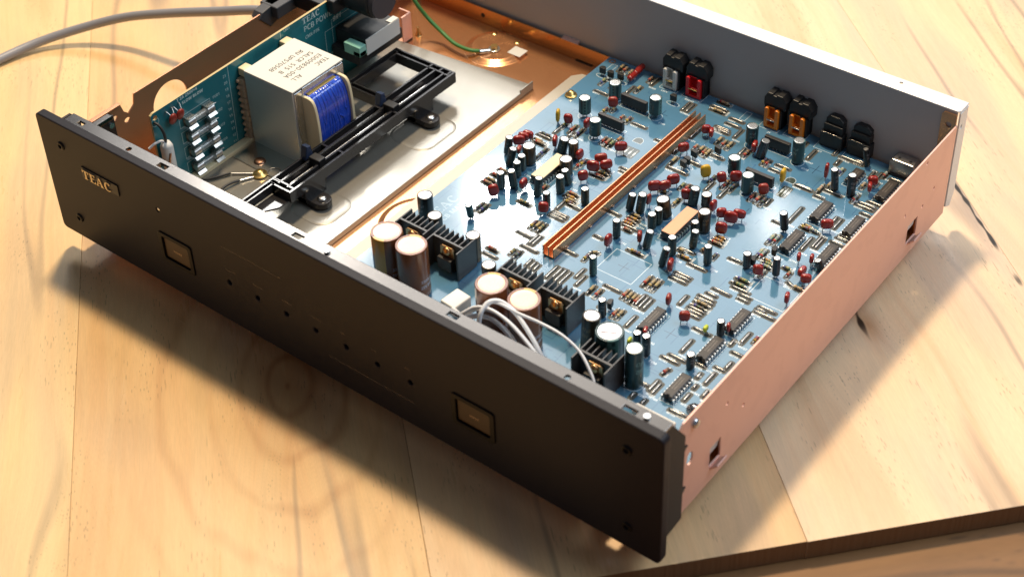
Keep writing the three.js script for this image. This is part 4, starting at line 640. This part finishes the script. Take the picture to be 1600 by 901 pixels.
// resistors with colour bands, and bare wire links
const bandMat = std(1, 1, 1, 0.42, 0, { vertexColors: true });
const BASE = { a: [0.36, 0.29, 0.19], g: [0.17, 0.24, 0.13], b: [0.20, 0.12, 0.085], d: [0.10, 0.10, 0.085], o: [0.50, 0.26, 0.07], l: [0.44, 0.50, 0.42], y: [0.5, 0.4, 0.12], r: [0.34, 0.05, 0.03] };
const BANDS = [[0.18, 0.09, 0.04], [0.03, 0.03, 0.03], [0.45, 0.05, 0.03], [0.5, 0.2, 0.03], [0.5, 0.36, 0.05], [0.07, 0.18, 0.06], [0.5, 0.36, 0.14], [0.1, 0.1, 0.3]];
const resistorCache = new Map();
function resistorBody(k, variant) {
  const key = k + variant;
  if (!resistorCache.has(key)) {
    const prof = [[-1, 0.0], [-1, 0.3], [-0.93, 0.85], [-0.75, 1], [-0.55, 0.97], [-0.5, 0.84], [-0.36, 0.84], [-0.36, 0.84], [-0.22, 0.84], [-0.22, 0.84], [-0.06, 0.84], [-0.06, 0.84], [0.08, 0.84], [0.08, 0.84], [0.3, 0.84], [0.3, 0.84], [0.44, 0.84], [0.5, 0.84], [0.55, 0.97], [0.75, 1], [0.93, 0.85], [1, 0.3], [1, 0]];
    const g = new THREE.LatheGeometry(prof.map(([a, b]) => new THREE.Vector2(b * 1.12 + 0.001, a * 3.1)), 10), col = new Float32Array(g.attributes.position.count * 3), p = g.attributes.position;
    const bands = [0, 1, 2, 3].map(() => BANDS[Math.floor(rnd() * BANDS.length)]);
    const per = prof.length;
    for (let i = 0; i < p.count; i++) { const j = i % per, b = j >= 2 && j <= 4 ? bands[0] : j === 7 || j === 8 ? bands[1] : j === 11 || j === 12 ? bands[2] : j === 15 || j === 16 ? bands[3] : BASE[k]; col.set(b, i * 3); }
    g.setAttribute('color', new THREE.BufferAttribute(col, 3));
    resistorCache.set(key, g.rotateZ(-Math.PI / 2));
  }
  return resistorCache.get(key);
}
RS.forEach(([k, x0, z0, x1, z1], i) => {
  const L = Math.hypot(x1 - x0, z1 - z0), o = unit('resistor', (x0 + x1) / 2, B + 1.35, (z0 + z1) / 2);
  o.rotation.y = -Math.atan2(z1 - z0, x1 - x0);
  const s = Math.min(1.08, Math.max(0.62, L / 8.4)), body = part('resistor_body', resistorBody(k, i % 3), bandMat, 0, 0, 0, o);
  body.scale.set(s, 0.96, 0.96);
  const e = Math.max(L / 2, 3.1 * s + 0.7);
  part('legs', join([bar([-e, 0, 0], [e, 0, 0], 0.32), bar([-e, 0.2, 0], [-e, -1.6, 0], 0.32), bar([e, 0.2, 0], [e, -1.6, 0], 0.32)]), MAT.solder, 0, 0, 0, o);
});
JS.forEach(([x0, z0, x1, z1]) => {
  const dx = x1 - x0, dz = z1 - z0, L = Math.hypot(dx, dz), lift = 0.75 + 0.5 * rnd(), ux = dx / L, uz = dz / L, mx = (x0 + x1) / 2, mz = (z0 + z1) / 2, q = (t, y) => [ux * t, y, uz * t], e = L / 2;
  part('wire_link', tube([q(-e, -0.3), q(-e, 0.35), q(-e + 0.5, lift * 0.85), q(0, lift + 0.15 * rnd()), q(e - 0.5, lift * 0.85), q(e, 0.35), q(e, -0.3)], 0.38, 18, 6), MAT.solder, mx, B, mz);
});

// dual in-line chips
{
  const markMap = (dark) => canvas(256, 80, (c) => { c.fillStyle = dark; c.fillRect(0, 0, 256, 80); c.fillStyle = 'rgba(150,140,128,0.55)'; for (const y of [16, 42]) for (let x = 60; x < 210; x += 9 + rnd() * 8) c.fillRect(x, y, 6 + rnd() * 4, 14); });
  const topMat = std(1, 1, 1, 0.45, 0, { map: markMap('#3a342f'), bumpMap: speckle, bumpScale: 0.00002 });
  const lidMat = std(0.66, 0.55, 0.36, 0.45, 0.3), lidMat2 = std(0.66, 0.36, 0.21, 0.5, 0.3);
  for (const [k, x0, x1, z0, z1] of CHIPS) {
    const w = x1 - x0, l = z1 - z0, big = k.startsWith('lid'), h = big ? 4.4 : 3.4, o = unit('chip', (x0 + x1) / 2, B, (z0 + z1) / 2);
    const plan = poly([[-w / 2, -l / 2], [-1, -l / 2], ...(big ? [] : ring(0, -l / 2, 1, 1, 12).slice(0, 7).reverse()), [1, -l / 2], [w / 2, -l / 2], [w / 2, l / 2], [-w / 2, l / 2]]);
    part('chip_body', flat(plan, h, 0.4), MAT.chip, 0, 1.1, 0, o);
    if (big) part('chip_lid', box(w - 0.2, 0.7, l - 0.2, 0.2), k === 'lid' ? lidMat : lidMat2, 0, 1.1 + h + 0.2, 0, o);
    else { const pl = new THREE.PlaneGeometry(l - 2.6, w - 1.2).rotateX(-Math.PI / 2).rotateY(Math.PI / 2); part('chip_print', pl, topMat, 0, 1.1 + h + 0.03, -0.6, o); }
    const n = Math.round((l - 1.2) / 2.54), pins = [];
    for (let i = 0; i <= n; i++) for (const s of [-1, 1]) { const z = (i - n / 2) * 2.54; pins.push(at(box(0.9, 0.28, 1.3), s * (w / 2 + 0.35), 2.7, z), at(box(0.28, 2.4, 1.3), s * (w / 2 + 0.8), 1.6, z), at(box(0.28, 1.8, 0.6), s * (w / 2 + 0.8), 0.2, z)); }
    part('chip_legs', join(pins), MAT.bright, 0, 0, 0, o).userData.kind = 'stuff';
  }
  for (const [x0, x1, z] of TALL) {
    const o = unit('upright_chip', (x0 + x1) / 2, B, z);
    part('chip_body', at(box(x1 - x0, 7.2, 2.8, 0.35), 0, 4.8, 0), MAT.chip, 0, 0, 0, o);
    const n = Math.floor((x1 - x0 - 1.6) / 2.54), pins = []; for (let i = 0; i <= n; i++) pins.push(at(box(0.6, 1.8, 0.3), (i - n / 2) * 2.54, 0.8, 0.6));
    part('chip_legs', join(pins), MAT.solder, 0, 0, 0, o).userData.kind = 'stuff';
  }
  const half = (() => { const s = new THREE.Shape(); s.absarc(0, 0, 2.3, -0.35, Math.PI + 0.35); s.closePath(); return extr(s, 4.4, 0.2).rotateX(-Math.PI / 2); })();
  const legs3 = join([-1.2, 0, 1.2].map((x) => bar([x, -3, 0], [x, 0.2, 0], 0.28)));
  TO92.forEach(([x, z], i) => { const o = unit('transistor', x, B + 2.2, z); o.rotation.y = i < 4 ? 0 : i < 8 ? -0.2 : Math.PI * 0.6; part('transistor_body', half, MAT.black, 0, 0, 0, o); part('legs', legs3, MAT.solder, 0, 0, 0, o); });
}
{ // copper shield bar of three fins
  const o = unit('shield_bar', 278, B, -211.5);
  for (const x of [-3.7, 0, 3.6]) part('shield_fin', at(box(0.8, 7, 161.5, 0.2), x, 4, 0), MAT.copperBright, 0, 0, 0, o);
  part('shield_base', at(box(7.6, 0.6, 161.5), -0.05, 0.9, 0), MAT.copperBright, 0, 0, 0, o);
  const nib = []; for (let i = 0; i < 7; i++) nib.push(at(box(0.5, 1.4, 1.8), 4.6, 0.5, -70 + i * 23), at(box(0.5, 1.4, 1.8), -4.4, 0.5, -70 + i * 23));
  part('shield_feet', join(nib), MAT.solder, 0, 0, 0, o).userData.kind = 'stuff';
}
{ // finned heat sinks with their power transistors
  const H = 20;
  const spots = [[202.4, 222.8, -90, -86], [227.2, 249.2, -90.2, -83.8], [276.2, 297.4, -90, -85.4], [303.8, 325.2, -90.2, -83.6], [349.4, 370, -63, -55.4]];
  const tabShape = extr(hole(poly([[-5, 0], [5, 0], [5, 14.6], [3.6, 15.6], [-3.6, 15.6], [-5, 14.6]]), ring(0, 12.4, 1.7)), 1.2, 0.2);
  for (const [x0, x1, z, zf] of spots) {
    const xm = (x0 + x1) / 2, w = x1 - x0, o = unit('heat_sink', xm, B + 0.5, z);
    part('back_plate', at(box(w, H, 1.6, 0.2), 0, H / 2, 0), MAT.sink, 0, 0, 0, o);
    for (const s of [-1, 1]) part('end_fin', at(box(1.1, H, zf - z + 10.5, 0.3), s * w / 2, H / 2, (zf - z - 10.5) / 2), MAT.sink, 0, 0, 0, o);
    for (let i = 1; i < 6; i++) part('fin', at(box(0.9, H, 8.6, 0.25), -w / 2 + (i * w) / 6, H / 2, -4.9), MAT.sink, 0, 0, 0, o);
    const t = unit('power_transistor', xm + 0.4, B + 2.2, z + 0.9);
    part('transistor_tab', tabShape, std(0.78, 0.5, 0.26, 0.35, 1), 0, 0, 0, t);
    part('transistor_case', at(box(10, 8.4, 4.2, 0.4), 0, 4.6, 2.4), MAT.chip, 0, 0, 0, t);
    part('tab_screw', at(new THREE.LatheGeometry([[0, 2], [2.2, 1.6], [2.8, 0.6], [2.8, 0]].map((q) => new THREE.Vector2(...q)), 18).rotateX(Math.PI / 2), 0, 12.4, 1.2), std(0.85, 0.48, 0.22, 0.3, 1), 0, 0, 0, t);
    part('legs', join([-2.5, 0, 2.5].map((x) => bar([x, -3, 1.6], [x, 0.6, 1.6], 0.45))), MAT.solder, 0, 0, 0, t);
  }
}
{ // sockets along the rear edge
  const H = (w, h, t) => { const a = w / 2, b = a - 2.5, s = poly([[-a, 0], [a, 0], [a, h - 0.8], [a - 0.8, h], [b + 0.6, h], [b, h - 0.6], [b, h * 0.5], [-b, h * 0.5], [-b, h - 0.6], [-b - 0.6, h], [-a + 0.8, h], [-a, h - 0.8]]); hole(s, rect(-b, b, 1.8, h * 0.42)); return extr(s, t, 0.3); };
  for (const [x, w, m, z, label] of [[241.6, 10, MAT.white, -311.6, 'white'], [259.4, 11, MAT.redPlastic, -312.2, 'red'], [317.4, 9.8, MAT.orangePlastic, -311.8, ''], [334.4, 10, MAT.orangePlastic, -313.4, '']]) {
    const o = unit('phono_socket', x, B, z);
    part('socket_insert', H(w, 14.4, 3.2), m, 0, 0.3, -3, o);
    part('insert_back', at(join([box(w - 1, 13.6, 0.6), at(box(0.8, 13.6, 3), (w - 1) / 2 - 1.4, 0, 1.6), at(box(0.8, 13.6, 3), -(w - 1) / 2 + 1.4, 0, 1.6)]), 0, 7.2, -5.6), m, 0, 0, 0, o);
    part('contact', at(box(w - 4.4, 0.5, 3, 0.1), 0, 6.6, -0.6), m === MAT.white || m === MAT.redPlastic ? MAT.gold : MAT.bright, 0, 0, 0, o);
    part('socket_body', at(join([at(box(w + 2.6, 15, 3.6, 0.5), 0, 0, -1.8), at(box(1.2, 15, 6.4), w / 2 + 0.7, 0, 1.4), at(box(1.2, 15, 6.4), -w / 2 - 0.7, 0, 1.4), at(box(w + 2.6, 0.9, 6.4), 0, 7.2, 1.4)]), 0.2, 7.6, -6.4), MAT.black, 0, 0, 0, o);
    const hood = poly([[-7, 14.6], [8.6, 14.6], [8.6, 20.6], [5.8, 24.6], [2, 24.6], [1.4, 23.4], [-0.6, 23.4], [-1.2, 24.6], [-4.6, 24.6], [-7, 20.4]]);
    part('socket_hood', at(extr(hood, 8, 0.4), 0, 0, -10.4), MAT.black, 0, 0, 0, o);
    part('hood_slot', at(box(4.4, 0.3, 0.7), -1, 14.9, -1.6), m, 0, 0, 0, o);
  }
  for (const [x, z] of [[358, -313.6], [375.8, -315.4]]) {
    const o = unit('optical_socket', x, B, z);
    part('socket_base', at(box(15, 10.4, 7, 0.6), 0, 5.2, -4.6), MAT.black, 0, 0, 0, o);
    part('socket_step', at(box(13, 6, 5.4, 0.6), 0, 13, -5.8), MAT.black, 0, 0, 0, o);
    part('socket_hood', at(extr(poly([[-6, 15], [6, 15], [6, 19], [3, 21.6], [-3, 21.6], [-6, 19]]), 5, 0.5), 0, 0, -9.6), MAT.black, 0, 0, 0, o);
    part('socket_rib', at(box(9, 0.8, 0.6, 0.2), -1, 10.8, -1.2), MAT.ledge, 0, 0, 0, o);
  }
  const j = unit('din_socket', 407, B, -316.4);
  part('socket_shell', at(extr(poly([[-8.5, 0.4], [8.5, 0.4], [8.5, 9], [6.6, 11.6], [-6.6, 11.6], [-8.5, 9]]), 9, 0.6), 0, 0, -5.6), MAT.jackMetal, 0, 0, 0, j);
  for (const x of [-3.6, 3.6]) part('shell_hole', at(cyl(0.9, 0.2, 12), x, 11.65, 0), MAT.black, 0, 0, 0, j);
  part('socket_skirt', at(box(17.6, 1.6, 1, 0.3), 0, 1.2, 3.6), MAT.black, 0, 0, 0, j);
}
{ // lead bundle from the front, white plug and ribbon socket
  part('plug_housing', at(box(11, 7.4, 13.6, 1), 0, 0, 0), MAT.white, 266.2, 31.2, -62).rotation.y = -0.1;
  const w = [
    [[301.8, 44, -36], [301.4, 52, -39.5], [301.2, 58, -42.3], [301.5, 61, -47.5], [304.9, 61, -51.8], [312.7, 58, -53.5], [323.8, 53, -50.8], [333.7, 44, -48.4], [337.8, 34, -48.2], [339, 23, -48]],
    [[270, 33, -56], [278, 39, -50], [285.7, 46, -44.6], [292.6, 52, -47.9], [302.9, 56, -48.2], [315, 55, -47.3], [327, 49, -46.2], [337.4, 40, -45.6], [338.5, 24, -49]],
    [[270, 32, -54], [280, 39, -48], [287.9, 46, -44], [296.8, 50, -46.3], [306.9, 52, -46.1], [317.9, 46, -45.7], [320.9, 34, -47]],
    [[299, 55, -48], [302.6, 60, -50.3], [318.2, 57.5, -53.4], [329.1, 55, -56.3], [342.2, 53, -57.2], [353.3, 48, -57], [361.1, 43, -54.2], [367.1, 36, -51.2], [369, 24, -47]],
  ];
  for (const k of [0, 3]) part('lead_wire', tube(w[k], k ? 0.85 : 1.25, 60, 8), MAT.wireWhite, 0, 0, 0);
  for (const d of [-4.2, -1.5, 1.5, 4]) part('lead_wire', tube(w[1].map(([x, y, z]) => [x + d * 0.3, y + d * 0.75, z + d * 0.6]), 1.05, 50, 8), MAT.wireWhite, 0, 0, 0);
  for (const d of [-1.8, 1.6]) part('lead_wire', tube(w[2].map(([x, y, z]) => [x, y + d * 0.8, z + d * 0.7]), 1.05, 50, 8), MAT.wireWhite, 0, 0, 0);
  part('ribbon_socket', at(box(24, 5.4, 4.6, 0.6), 0, 2.9, 0), MAT.white, 398.6, B, -59);
}

// ---------------------------------------------------------------- power cord over the table
{
  const pts = [[-209, -11.4, 30], [-206.6, -11.4, -21], [-204.3, -11.4, -73.6], [-201.5, -11.2, -105.6], [-193.1, -9, -134.6], [-174.8, -3, -157.1], [-144.3, 8, -176.3], [-104.2, 21, -186.3], [-56.2, 36, -193.6], [-20.1, 48, -197.3], [3, 53, -199]];
  const cord = new THREE.Mesh(fit(tube(pts.map(([x, y, z]) => [x, y + 15, z]), 3.4, 120, 14)), MAT.cordGrey);
  cord.name = 'power_cord';
  cord.userData = { label: 'grey power cord arching over the table to the left side of the disc player', category: 'power cord' };
  cord.castShadow = cord.receiveShadow = true;
  scene.add(cord);
}
renderer.render(scene, camera);
